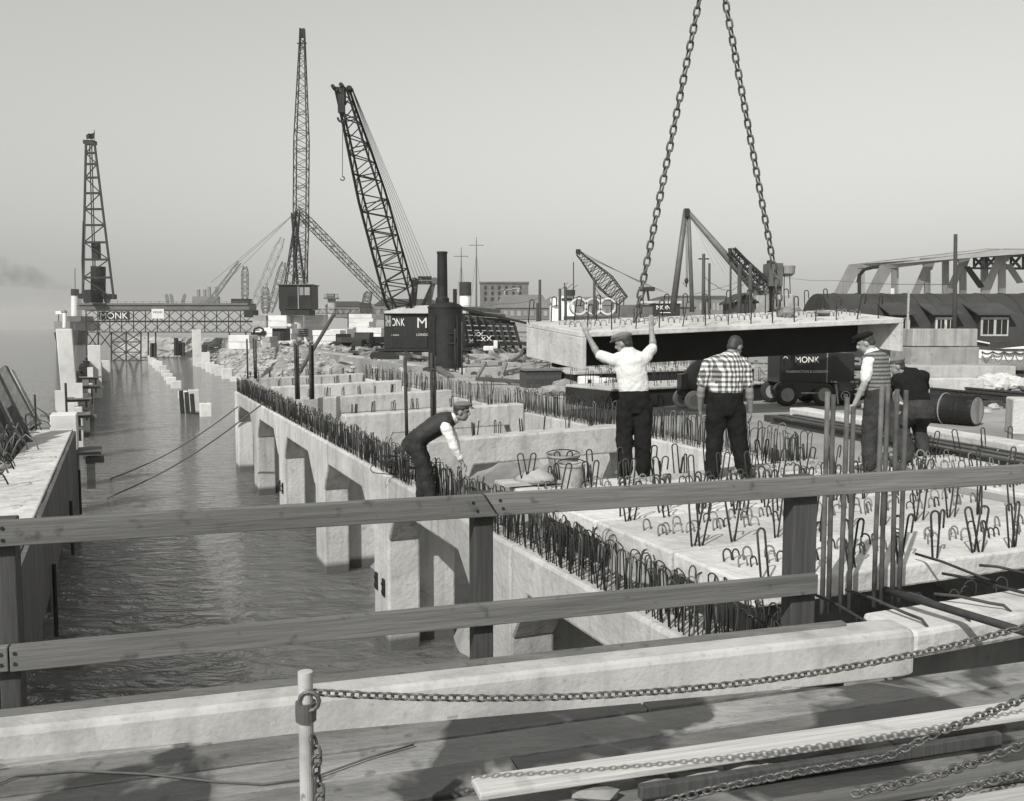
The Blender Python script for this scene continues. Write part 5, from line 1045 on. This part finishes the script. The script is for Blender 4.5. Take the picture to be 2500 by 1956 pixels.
MB().cyl(Q(2318,0)*0 + Vector((Q(2312,0).x, R_+1.7, R_*1.0)), Vector((Q(2312,0).x, R_+1.7, R_+.35)), .12, 8).build('roof_vent', M['white'], t)
p = D(2213, 870, 40); o = MB().bar((0,0,0), (0,0,(870-712)*40/F), .07).build('slim_post', M['timber_pale'], loc=p); tag(o, 'thin pale post at the corner of the curved hut', 'post')
# lifeboat with rope loops
t, Q = far('lifeboat', 'white clinker lifeboat with looped grab ropes lying behind the blocks', 'boat', 2440, 868, 33, z=GZ)
hl = []
for i, (x, hw, zk, zs) in enumerate(((2325,.06,.62,1.42),(2350,.5,.4,1.25),(2390,.85,.25,1.12),(2450,1.0,.2,1.05),(2520,1.0,.2,1.05),(2580,.8,.3,1.15),(2620,.1,.6,1.4))):
    xx = Q(x,0).x; hl.append([(xx,-hw,zs),(xx,-hw*.95,zs-.35),(xx,-hw*.6,zk+.12),(xx,0,zk),(xx,hw*.6,zk+.12),(xx,hw*.95,zs-.35),(xx,hw,zs)])
MB().rings(hl).build('hull', M['white'], t, smooth=False); mb = MB(); mb.tube([(r[0][0], r[0][1]-.02, r[0][2]) for r in hl], .035, 6); mb.build('gunwale', M['timber_v'], t)
for i in range(6):
    xa = Q(2395+i*27,0).x; xb = Q(2422+i*27,0).x; MB().tube([(xa+(xb-xa)*j/8, -1.04, .98 - .05*math.sin(PI*j/8)*1.6) for j in range(9)], .03, 5).build('fender_rope', M['rope'], t); MB().tube([(xa+(xb-xa)*j/10, -1.03, .98 - .36*math.sin(PI*j/10)) for j in range(11)], .012, 4).build('grab_loop', M['rope'], t)
MB().box(Q(2395,0).x, Q(2600,0).x, -.9, .9, -.02, .19).build('cradle', M['timber_v'], t)
t, Q = far('rowing_boat', 'dark upturned bow of a small boat under the hut dormer', 'boat', 2360, 830, 36, z=GZ); hl = []
for x, hw, zk, zs in ((2328,.05,1.35,1.62),(2345,.4,1.0,1.5),(2380,.6,.85,1.35),(2430,.6,.8,1.2)): xx = Q(x,0).x; hl.append([(xx,-hw,zs),(xx,-hw*.7,zk+.1),(xx,0,zk),(xx,hw*.7,zk+.1),(xx,hw,zs)])
MB().rings(hl).build('hull', M['steel_mid'], t); MB().tube([(r[0][0], r[0][1]-.02, r[0][2]) for r in hl], .03, 5).build('gunwale', M['white'], t); MB().box(Q(2350,0).x, Q(2425,0).x, -.3, .3, 0, .84).build('trestle', M['timber_v'], t)
# distant ridge
hm = MB(); random.seed(17); n_ = 60
for i in range(n_+1):
    x = -300 + 3400*i/n_; h = 10 + 8*math.sin(i*.31) + 5*math.sin(i*.83+1) ; h *= min(1, max(.2, (x+300)/500)); hm.v += [(x, 1750, 0), (x, 1800, h), (x, 2000, 0)]
hm.f = [(i*3+j, i*3+j+1, (i+1)*3+j+1, (i+1)*3+j) for i in range(n_) for j in range(2)]; kind(hm.build('far_ridge', M['far'], loc=(0,0,GZ)), 'structure')
# ================================================================ bare piles standing in the water
random.seed(51)
def pile(lb, u, v, zt, w=.42, m='conc_white', grp='bare concrete piles in the water', lean=0.0):
    o = thing('concrete_pile', lb, 'pile', W(u, v, WZ), A, grp); h = zt - WZ
    mb = MB(); mb.hexa([(-w/2,-w/2,-1),(w/2,-w/2,-1),(w/2,w/2,-1),(-w/2,w/2,-1)], [(-w/2+lean,-w/2,h),(w/2+lean,-w/2,h),(w/2+lean,w/2,h),(-w/2+lean,w/2,h)]); mb.build('shaft', M['conc_white'], o, .03)
    MB().cyl((lean,0,h), (lean,0,h+.06), .02, 6).build('dowel', M['rebar'], o); return o
def pile_px(lb, px, yt, yb, u=None, w=None):
    b = P(px, yb, WZ); q_ = UV(b); zt = HC - (yt-797)*b.y/2257.0; pile(lb, q_.x, q_.y, zt, w or .55)
mid = [(502,985,1016),(474,952,1002),(446,955,972),(430,930,948),(418,921,938),(411,912,928),(404,904,918),(397,892,908),(388,882,905),(381,880,898),(374,876,892),(369,869,886)]
for i, (x, a, b) in enumerate(mid):
    pile_px(['nearest squat pile of the middle row, beside two dark planks', 'taller pale pile just behind the nearest middle one', 'low broken pile topped with bent bars in the middle row'][i] if i < 3 else '%s short pale pile of the receding middle row' % ('fourth fifth sixth seventh eighth ninth tenth eleventh twelfth'.split()[i-3]), x, a, b, w=.62 if i < 3 else .8)
inr = [(575,920,931),(554,900,925),(536,893,917),(524,890,912),(513,885,908),(503,860,900),(488,885,896)]
for i, (x, a, b) in enumerate(inr): pile_px('%s short pale pile of the row along the earth bank' % ('x second third fourth fifth sixth seventh'.split()[i]) if i != 0 else 'lowest pile head of the bank row, nearest the wharf', x, a, b, w=.9)
pile_px('tall pale pile standing above the bank row by the trestle', 482, 805, 893, w=1.05)
b = P(455, 1010, WZ); o = thing('timber_offcut', 'dark pair of short planks beside the nearest middle piles', 'timber', b)
for i in range(3): MB().bar((-.2+.28*i, .1*i, -.4), (-.28+.28*i, .1*i, 1.35-.1*i), .22, .12).build('plank', M['steel'], o)
MB().bar((.3,-.2,.02), (1.6,-.7,.05), .25, .12).build('plank', M['steel'], o)
# wire ropes stretched down to the water
for i, (x0, y0, x1, y1, v) in enumerate(((645,983,262,1216,25.0),(581,993,268,1170,29.0))):
    a_ = W(U0-.02, v, 0); a_ = onU(x0, y0, U0-.03); a_ = W(a_.x, a_.y, a_.z); b_ = P(x1, y1, WZ); o = MB().tube([(b_-a_)*(j/10) - Vector((0,0,.25*math.sin(PI*j/10))) for j in range(11)], .022, 5).build('mooring_wire', M['rope'], loc=a_); tag(o, ['thick wire rope stretched from the wharf down into the water', 'thinner rear wire rope stretched from the wharf into the water'][i], 'rope')
# ================================================================ outer wall on the left
ow = thing('outer_wall', 'half built outer quay wall of shuttered concrete with bent bars on top', 'wall', W(-1.0, 6, 0), A)
o0 = Vector((-1.0, 6, 0))
def ob(mb, name, m, bevel=0, smooth=False): return mb.shift(-o0).build(name, m, ow, bevel, smooth)
v = 5.2
while v < 22.6:
    w_ = random.uniform(.5,.9); ob(MB().box(-1.0+random.uniform(-.008,.012), -.94, v, min(v+w_-.01, 22.9), -1.25 - random.choice((0,0,.25)), -.02), 'form_board', M['boards']); v += w_
ob(MB().box(-1.75, -1.012, 5, 23, -1.0, -.0), 'wall_core', M['conc'], .02); ob(MB().box(-4.6, -1.77, 5, 23.5, -1.2, -.35), 'inner_core', M['bank'], .02)
for i in range(12):
    v = 6 + i*1.4; ob(MB().box(-2.5, -2.15+random.uniform(0,.25), v, v+.55, -.25, .1), 'kicker_block', M['conc_old'], .03)
    for j in range(2): ob(MB().box(-2.6, -1.9, v+.6+.3*j, v+.68+.3*j, .0, .06), 'cross_batten', M['timber'])
random.seed(52)
for i in range(290):
    v = random.uniform(6, 22.5); u = random.choice((-2.2, -2.6, -1.95, -3.1, -3.6)) + random.uniform(-.15,.15); h = random.uniform(.3,.6); l1 = random.uniform(-.45,.45); l2 = random.uniform(-.3,.3)
    ob(MB().tube([(u,v,0),(u+l1*.4,v+l2*.4,h*.7),(u+l1*.8,v+l2*.8,h),(u+l1*1.2,v+l2*1.2,h*.75),(u+l1*1.35,v+l2*1.35,h*.45)], .012, 4), 'bent_bar', M['rebar_pale'] if random.random() < .6 else M['rebar'], 0, True)
for i, v in enumerate((8.5, 13.4, 18.3, 22.3)):
    ob(MB().box(-1.75, -1.3, v, v+.45, -4, -1.0), 'support_pile', M['conc'], .03); ob(MB().cyl((-.90, v+.3, -1.9), (-.90, v+.3, -.9), .03, 6), 'tie_rod', M['steel'])
lmp = MB()
for i in range(520):
    v = random.uniform(6, 23); s_ = random.uniform(.04, .2); lmp.rock(Vector((random.uniform(-4.4,-1.75), v, random.uniform(-.35,.08))) - o0, (s_*1.4, s_, s_*.7), i)
kind(lmp.build('rubble', M['conc_old'], ow), 'stuff')
for i in range(26):
    v = 6.5 + i*.62; a_ = random.uniform(-.5,.5); ob(MB().bar((-3.6,v,.05+random.uniform(0,.1)), (-2.1+random.uniform(-.3,.3),v+a_,.12+random.uniform(0,.25)), .09, .05), 'form_batten', M['timber'] if i % 2 else M['boards'])
# raking sheet piles
for i, (x0,y0,x1,y1,w_) in enumerate(((66,1092,-30,905,.36),(82,1034,6,900,.24),(96,1026,28,905,.07),(22,1120,-60,960,.34),(44,1108,-48,928,.30),(8,1135,-70,1010,.34))):
    p_ = P(x0, y0, -.1); r_ = D(x1, y1, p_.y + .6); o = MB().bar((0,0,-.1), r_-p_, w_, .12, up=(0,1,0)).build('raking_pile', M['boards'] if i != 2 else M['timber_pale'], loc=p_); tag(o, ['broad raking sheet pile leaning out over the left wall', 'second raking sheet pile leaning beside the broad one', 'slim pale raking strut right of the sheet piles', 'lower raking sheet pile cut by the left picture edge', 'raking sheet pile squeezed between the broad one and the lower one', 'lowest dark raking sheet pile in the left corner of the wall'][i], 'pile')
# pile caps and tall pile beyond the wall
random.seed(53)
pc = thing('pile_cap_form', 'white pile cap box with timber staging at the end of the outer wall', 'pile cap', W(-1.6, 24, -.4), A)
def pcb(mb, name, m, bevel=0): return mb.shift((1.6,-24,.4)).build(name, m, pc, bevel)
pcb(MB().box(-1.5, -.95, 23.4, 24.2, -.55, .28), 'cap_box', M['conc_white'], .02); pcb(MB().box(-1.7, -.45, 23.3, 24.4, -.66, -.6), 'staging', M['timber']); pcb(MB().box(-1.4, -.95, 23.8, 24.3, -4, -.76), 'pile', M['conc'], .03)
pcb(MB().box(-.8, -.4, 23.6, 23.9, -.9, -.76), 'bearer', M['timber']); pcb(MB().box(-.78, -.6, 23.6, 23.8, -1.5, -.91), 'hanger', M['timber_pale']); pcb(MB().cyl((-1.8,23.6,-.2),(-1.8,23.6,.75),.025,6), 'rod', M['rebar']); pcb(MB().cyl((-1.2,24.5,.2),(-1.2,24.5,.95),.03,6), 'rod', M['rebar'])
for i, vv in enumerate((27.5, 32, 39, 47, 55)):
    t = thing('staging_platform', ['nearest timber staging around a pile beyond the cap box', 'second timber staging along the outer pile line', 'third timber staging along the outer pile line', 'fourth timber staging along the outer pile line', 'farthest timber staging along the outer pile line'][i], 'staging', W(-1.6, vv, -.4), A)
    MB().box(-.7, .45+random.uniform(0,.3), -.35, .35, -.07, -.02).build('planking', M['timber'], t); MB().box(-.5, .5+.4*(i % 2), -.1, 0, -.18, -.08).build('bearer', M['timber'], t); MB().box(-.25, .25, -.25, .25, -4, -.36).build('pile', M['conc'], t, .03); MB().box(.0, .28, -.3, -.1, -.019, (1.0,.3,.55,.25,.5)[i]).build('form_panel', M['conc_white'], t); MB().box(.35, .43, -.1, .0, -.9, -.19).build('hanger', M['timber_v'], t)
tp0 = UV(P(182, 1052, -1.0)); b = onU(178, 975, -2.0); zt = onU(170, 803, -2.0)
tp = thing('tall_pile', 'tall white square pile rising beyond the outer wall', 'pile', W(-2.0, b.y, WZ), A)
wz = 35*(W(-2.0,b.y).y)/F; hgt = HC - (803-797)*W(-2.0,b.y).y/2257 - WZ
MB().hexa([(-wz/2,-wz/2,-1),(wz/2,-wz/2,-1),(wz/2,wz/2,-1),(-wz/2,wz/2,-1)], [(-wz/2-.25,-wz/2,hgt),(wz/2-.25,-wz/2,hgt),(wz/2-.25,wz/2,hgt),(-wz/2-.25,wz/2,hgt)]).build('shaft', M['conc_white'], tp, .03)
MB().box(-wz*1.0, wz*1.2, -wz, wz, hgt*.27, hgt*.29).build('collar', M['timber_v'], tp)
pile(*('second tall white pile farther along the outer line',), -1.6, 72, HC - (843-797)*W(-1.6,72).y/2257, .85)
pile('shorter white pile behind the second tall one', -1.2, 95, HC - (880-797)*W(-1.2,95).y/2257, .8)
# dark sheet pile wall
sp_ = thing('sheet_pile_wall', 'ragged dark line of driven sheet piles along the outer line', 'wall', W(-2.2, 60, WZ), A); v = 48
while v < 118: MB().box(-.25+.2*(int(v*1.4) % 2), .05+.2*(int(v*1.4) % 2), v-60, v-60+.68, -1, 2.2 + random.uniform(-.3,.5)).build('sheet_pile', M['steel'], sp_); v += .7
# old dark stakes near the trestle
for i, (x, yt, yb) in enumerate(((372,838,872),(377,838,872),(430,825,868),(436,832,868),(441,838,868),(446,836,870),(500,842,872))):
    d_ = 128; p = D(x, yb, d_); o = MB().bar((0,0,0), D(x, yt, d_)-p, .5, .4).build('old_stake', M['steel'], loc=p); tag(o, '%s rotten dark timber stake from the left under the trestle' % ('first second third fourth fifth sixth seventh'.split()[i]), 'stake', 'old stakes under the trestle')
# ================================================================ people
folds = bpy.data.textures.new('cloth_folds', 'CLOUDS'); folds.noise_scale = .085; folds.noise_depth = 2
def remesh(o, vox, disp=0.0, it=4):
    r = o.modifiers.new('skin', 'REMESH'); r.mode = 'VOXEL'; r.voxel_size = vox; r.use_smooth_shade = True
    s = o.modifiers.new('soften', 'SMOOTH'); s.iterations = it; s.factor = .5
    if disp:
        d = o.modifiers.new('folds', 'DISPLACE'); d.texture = folds; d.strength = disp; d.mid_level = .5; d.texture_coords = 'LOCAL'
    return o
def limb(mb, pts, rs, n=14):
    pts = [Vector(p) for p in pts]; fp, fr = [], []
    for i in range(len(pts)-1):
        for j in range(5):
            t = j/5; fp.append(pts[i].lerp(pts[i+1], t)); e = t*t*(3-2*t); fr.append(rs[i]*(1-e) + rs[i+1]*e)
    fp.append(pts[-1]); fr.append(rs[-1]); mb.tube(fp, fr, n)
    for p, r in ((pts[0], rs[0]), (pts[-1], rs[-1])): mb.ell(p, (r*.98,)*3, 12, 8)
    for p, r in zip(pts[1:-1], rs[1:-1]): mb.ell(p, (r*1.0,)*3, 12, 8)
def torso(mb, pel, chest, neck, hip_ax, sh_ax, g=1.0, w=1.0, waist=1.0):
    pel, chest, neck = Vector(pel), Vector(chest), Vector(neck); hip_ax, sh_ax = Vector(hip_ax).normalized(), Vector(sh_ax).normalized()
    st = [(-.24,.12,.09),(-.05,.150,.110),(.25,.158*waist,.115*waist),(.55,.172,.122),(.8,.190,.120),(.95,.172,.100),(1.06,.10,.078),(1.14,.065,.062)]; rg = []
    for t, a, b in st:
        c = pel*(1-t)**2*1.0 + 2*t*(1-t)*chest + neck*t*t if 0 <= t <= 1 else (pel + (pel-chest).normalized()*(-t)*(neck-pel).length if t < 0 else neck + (neck-chest).normalized()*(t-1)*(neck-pel).length)
        ax = hip_ax.lerp(sh_ax, max(0, min(1, t))).normalized(); d = (chest-pel).normalized().lerp((neck-chest).normalized(), max(0, min(1, t))).normalized()
        ax = (ax - d*ax.dot(d)).normalized(); fw = d.cross(ax)
        rg.append([c + ax*math.cos(2*PI*j/20)*a*g*w + fw*math.sin(2*PI*j/20)*b*g for j in range(20)])
    mb.rings(rg)
def frame(fwd, up=(0,0,1)):
    f = Vector(fwd).normalized(); r = f.cross(Vector(up)).normalized(); u = r.cross(f); return Matrix((r, f, u)).transposed()
def hand(mb, wrist, d, palm_n, curl=.5, s=1.0):
    d = Vector(d).normalized(); n_ = Vector(palm_n); n_ = (n_ - d*n_.dot(d)).normalized(); sd = d.cross(n_); w = Vector(wrist)
    R = Matrix((sd, d, n_)).transposed(); mb.ell(w + d*.05*s, (.042*s,.055*s,.018*s), 12, 8, R)
    for i, (o_, L_) in enumerate(((-.030,.068),(-.010,.078),(.010,.074),(.029,.058))):
        b = w + d*.088*s + sd*o_*s; c1 = (d*math.cos(curl*.6) + n_*math.sin(curl*.6)); c2 = (d*math.cos(curl*1.6) + n_*math.sin(curl*1.6))
        mb.tube([b - d*.02*s, b, b + c1*L_*.5*s, b + (c1*.5 + c2*.5)*L_*s], [.0095*s,.0095*s,.009*s,.0075*s], 8)
    b = w + d*.03*s - sd*.036*s; mb.tube([b, b + (d*.6 - sd*.7 + n_*.3)*.04*s, b + (d*1.1 - sd*.75 + n_*.6)*.06*s], [.013*s,.011*s,.009*s], 8)
def person(label, loc, J, sh, tr, extra, bulk=1.0, hat=None, sleeve=.45, skin='skin', shirt_puff=1.0, fold=.034):
    ro = thing('person', label, 'person', loc); V_ = lambda k: Vector(J[k]); b = MB()
    hipax = V_('hipR') - V_('hipL'); shax = V_('shR') - V_('shL')
    torso(b, J['pel'], J['chest'], J['neck'], hipax, shax, .9*bulk)
    R = frame(J['face']); hc = V_('head')
    # head: cranium, jaw, nose, brow, ears, neck
    b.ell(hc + R @ Vector((0,-.012,.022)), (.076,.096,.098), 18, 14, R); b.ell(hc + R @ Vector((0,.030,-.045)), (.058,.062,.075), 16, 12, R)
    b.ell(hc + R @ Vector((0,.052,-.095)), (.030,.028,.022), 10, 8, R)
    b.tube([hc + R @ Vector((0,.088,.025)), hc + R @ Vector((0,.112,-.015)), hc + R @ Vector((0,.095,-.028))], [.010,.016,.014], 8)
    b.ell(hc + R @ Vector((0,.080,.032)), (.052,.016,.012), 12, 8, R); b.ell(hc + R @ Vector((0,.086,-.062)), (.024,.010,.010), 10, 6, R)
    for s_ in (-1, 1): b.ell(hc + R @ Vector((.076*s_,-.005,-.010)), (.012,.022,.034), 10, 8, R)
    limb(b, [V_('neck') - Vector((0,0,.03)), hc + R @ Vector((0,-.035,-.06))], [.062*bulk, .056])
    for sd in 'LR':
        dv = (V_('ha'+sd) - V_('el'+sd)); limb(b, [V_('sh'+sd), V_('el'+sd), V_('ha'+sd)], [.052*bulk,.043*bulk,.029])
        mid = V_('el'+sd) + dv*.25; b.ell(mid, (.046*bulk,)*3, 10, 8)
        hand(b, J['ha'+sd], J.get('hd'+sd, dv), J.get('pn'+sd, (0,1,0)), J.get('cl'+sd, .5))
        limb(b, [V_('hip'+sd), V_('kn'+sd), V_('an'+sd)], [.085,.055,.042])
    remesh(b.build('body', M[skin], ro), .008, 0, 3)
    # clothes
    c = MB(); torso(c, J['pel'], J['chest'], J['neck'], hipax, shax, 1.06*bulk, 1.0, shirt_puff)
    for sd in 'LR':
        a_, e_, h_ = V_('sh'+sd), V_('el'+sd), V_('ha'+sd); ins = a_.lerp(V_('neck'), .35)
        if sleeve <= .5: q = a_.lerp(e_, sleeve*2); limb(c, [ins, a_, a_.lerp(q,.6), q], [.075*bulk,.074*bulk,.07*bulk,.066*bulk])
        else: q = e_.lerp(h_, sleeve*2-1); limb(c, [ins, a_, e_, q], [.075*bulk,.074*bulk,.06*bulk,.048])
    R2 = frame(J['face']); c.tube([V_('neck') + Vector((0,0,-.02)), V_('neck').lerp(hc,.28)], [.085*bulk,.066*bulk], 14)
    remesh(c.build('shirt', M[sh], ro), .011, fold, 3)
    t = MB(); pel = V_('pel'); up = (V_('chest')-pel).normalized(); ax = hipax.normalized(); fw = up.cross(ax).normalized()
    t.rings([[pel + up*z_ + ax*math.cos(2*PI*j/20)*a_*bulk + fw*math.sin(2*PI*j/20)*b_*bulk for j in range(20)] for z_, a_, b_ in ((-.16,.15,.12),(-.08,.182,.14),(.02,.186,.142),(.10,.180,.138),(.115,.172,.13))])
    for sd in 'LR': limb(t, [V_('hip'+sd) + Vector((0,0,-.02)), V_('hip'+sd).lerp(V_('kn'+sd),.5), V_('kn'+sd), V_('kn'+sd).lerp(V_('an'+sd),.55), V_('an'+sd)], [.112*bulk,.112*bulk,.100,.096,.090])
    remesh(t.build('trousers', M[tr], ro), .011, fold*.9, 3)
    for sd in 'LR':
        f_ = Vector(J.get('ft'+sd, (0,1,0))).normalized(); an = V_('an'+sd); s_ = MB(); Rf = frame(f_)
        s_.ell(an + Vector((0,0,-.05)) + f_*.06, (.048,.135,.042), 14, 8, Rf); s_.ell(an + Vector((0,0,-.02)), (.05,.06,.06), 12, 8, Rf); s_.ell(an + Vector((0,0,-.055)) + f_*.13, (.046,.06,.035), 12, 8, Rf)
        remesh(s_.build('boot', M['boot'], ro), .009, 0, 2)
    # hair and cap
    h = MB(); h.ell(hc + R @ Vector((0,-.022,.036)), (.081,.096,.094), 18, 12, R); h.ell(hc + R @ Vector((0,-.055,-.02)), (.068,.058,.062), 14, 10, R)
    ho = remesh(h.build('hair', M['hair'], ro), .008, .012, 1)
    if hat:
        k = MB(); k.ell(hc + R @ Vector((0,.0,.095)), (.105,.135,.042), 20, 10, R @ Matrix.Rotation(.12, 3, 'X')); k.ell(hc + R @ Vector((0,-.01,.07)), (.09,.11,.045), 18, 10, R); k.ell(hc + R @ Vector((0,.115,.072)), (.068,.055,.011), 14, 8, R @ Matrix.Rotation(-.2, 3, 'X'))
        remesh(k.build('flat_cap', M[hat], ro), .008, .01, 2)
    for fn in extra: fn(ro, J, R, hipax, shax)
    return ro
def belt(ro, J, R, hipax, shax):
    pel, ch = Vector(J['pel']), Vector(J['chest']); up = (ch-pel).normalized(); ax = hipax.normalized(); fw = up.cross(ax); c = pel + up*.115
    MB().rings([[c + up*z_ + ax*math.cos(2*PI*j/24)*.176*a_ + fw*math.sin(2*PI*j/24)*.136*a_ for j in range(24)] for z_, a_ in ((0,1),(.03,1))]).build('belt', M['black'], ro)
def waistcoat(m):
    def fn(ro, J, R, hipax, shax):
        c = MB(); torso(c, J['pel'], J['chest'], J['neck'], hipax, shax, 1.14, 1.02); c.v = c.v; n = 20
        c.v = c.v[:7*n]; c.f = [f for f in c.f if max(f) < 7*n and len(f) == 4] + [tuple(range(n))[::-1], tuple(range(6*n, 7*n))]
        for sd in 'LR': a_ = Vector(J['sh'+sd]); limb(c, [a_.lerp(Vector(J['neck']), .5) + Vector((0,0,.0)), a_.lerp(Vector(J['neck']), .12)], [.075,.082])
        remesh(c.build('waistcoat', M[m], ro), .011, .018, 3)
    return fn
z5 = .5
person('man in white rolled shirt and flat cap raising both arms toward the slab', P(1550, 1166, z5), dict(pel=(-.01,0,.94), chest=(-.05,-.01,1.25), neck=(-.09,.02,1.475), head=(-.145,.06,1.60), face=(-.78,.5,-.32),
    hipL=(-.11,0,.90), hipR=(.09,0,.90), knL=(-.13,.02,.49), knR=(.09,.0,.49), anL=(-.115,.0,.09), anR=(.10,.03,.09), ftL=(-.5,.8,0), ftR=(.1,1,0),
    shL=(-.26,.0,1.40), shR=(.09,.0,1.42), elL=(-.44,.14,1.47), elR=(.225,.16,1.56), haL=(-.575,.18,1.72), haR=(.205,.2,1.79), hdL=(-.3,.1,1), hdR=(.02,.1,1), pnL=(.3,1,0), pnR=(-.4,1,0), clL=.4, clR=.25),
    'shirt', 'trouser', [], 1.0, 'cap', .42, shirt_puff=1.1)
person('bareheaded stocky man in checked shirt standing with arms hanging', P(1772, 1170, z5), dict(pel=(-.03,0,.93), chest=(-.03,-.02,1.22), neck=(.04,.02,1.43), head=(.10,.07,1.565), face=(.72,.55,-.42),
    hipL=(-.12,0,.89), hipR=(.08,0,.89), knL=(-.135,.02,.48), knR=(.15,.05,.48), anL=(-.165,.0,.09), anR=(.235,.06,.10), ftL=(-.2,1,0), ftR=(.9,.5,0),
    shL=(-.235,.0,1.345), shR=(.185,.0,1.335), elL=(-.31,.0,1.06), elR=(.25,-.03,1.05), haL=(-.29,.12,.82), haR=(.29,.06,.80), pnL=(1,.2,0), pnR=(-1,.3,0)),
    'plaid', 'trouser', [], 1.13, None, .36, shirt_puff=1.06)
person('man in patterned knit vest and dark cap striding past the upright bars', P(2128, 1152, z5), dict(pel=(.05,0,.94), chest=(.04,-.02,1.24), neck=(-.03,.02,1.46), head=(-.105,.05,1.60), face=(-.85,.35,-.42),
    hipL=(-.02,-.04,.90), hipR=(.14,.05,.90), knL=(-.02,.05,.48), knR=(.24,.02,.52), anL=(-.02,.03,.09), anR=(.38,-.10,.20), ftL=(-.7,.6,0), ftR=(-.2,.6,-.75),
    shL=(-.12,-.10,1.385), shR=(.16,.12,1.39), elL=(-.175,-.13,1.10), elR=(.2,.3,1.12), haL=(-.26,-.06,.85), haR=(.05,.42,.98), pnL=(0,1,0)),
    'shirt', 'overall', [waistcoat('knit')], 1.0, 'cap_dark', .36)
person('stooping man in dark jersey and tilted cap behind the vested man', P(2238, 1116, GZ), dict(pel=(.0,-.05,.70), chest=(-.06,.0,.98), neck=(-.20,.05,1.18), head=(-.31,.04,1.29), face=(-.9,.25,-.25),
    hipL=(-.10,-.05,.67), hipR=(.10,-.05,.67), knL=(-.14,.2,.42), knR=(.10,.2,.42), anL=(-.12,.0,.09), anR=(.10,.0,.09),
    shL=(-.31,.02,1.10), shR=(.07,.02,1.15), elL=(-.36,.25,.9), elR=(.16,.2,.9), haL=(-.22,.42,.72), haR=(-.02,.42,.70)),
    'cap_dark', 'overall', [], 1.08, 'cap', .9)
person('man in dark waistcoat and flat cap bending over the steel loops', P(1040, 1226, .0), dict(pel=(-.13,0,.80), chest=(.06,0,1.0), neck=(.34,0,1.10), head=(.475,0,1.195), face=(.96,-.1,-.12),
    hipL=(-.12,.09,.77), hipR=(-.12,-.09,.77), knL=(-.02,.10,.42), knR=(.0,-.10,.42), anL=(-.06,.10,.09), anR=(.07,-.10,.09), ftL=(1,.2,0), ftR=(1,-.2,0),
    shL=(.27,.18,1.04), shR=(.27,-.18,1.02), elL=(.38,.20,.77), elR=(.385,-.20,.76), haL=(.40,.18,.58), haR=(.48,-.16,.56), hdL=(.5,0,-.8), hdR=(.6,0,-.7), pnL=(-.7,0,-.6), pnR=(-.7,0,-.6), clR=.8),
    'shirt', 'overall', [waistcoat('waistcoat')], 1.0, 'cap', .88)
# ================================================================ air
hz = MB().box(-2990, 2990, -295, 3190, -8, 60)
def haze(d):
    m = bpy.data.materials.new('river_haze'); m.use_nodes = True; t = m.node_tree; t.nodes.clear(); o = t.nodes.new('ShaderNodeOutputMaterial'); v = t.nodes.new('ShaderNodeVolumePrincipled')
    v.inputs['Color'].default_value = G(.95); v.inputs['Density'].default_value = d; v.inputs['Anisotropy'].default_value = .0; t.links.new(v.outputs[0], o.inputs['Volume']); return m
ho = hz.build('haze', haze(.00032)); ho['kind'] = 'stuff'; tag(ho, 'pale river haze filling the air over the site', 'haze')
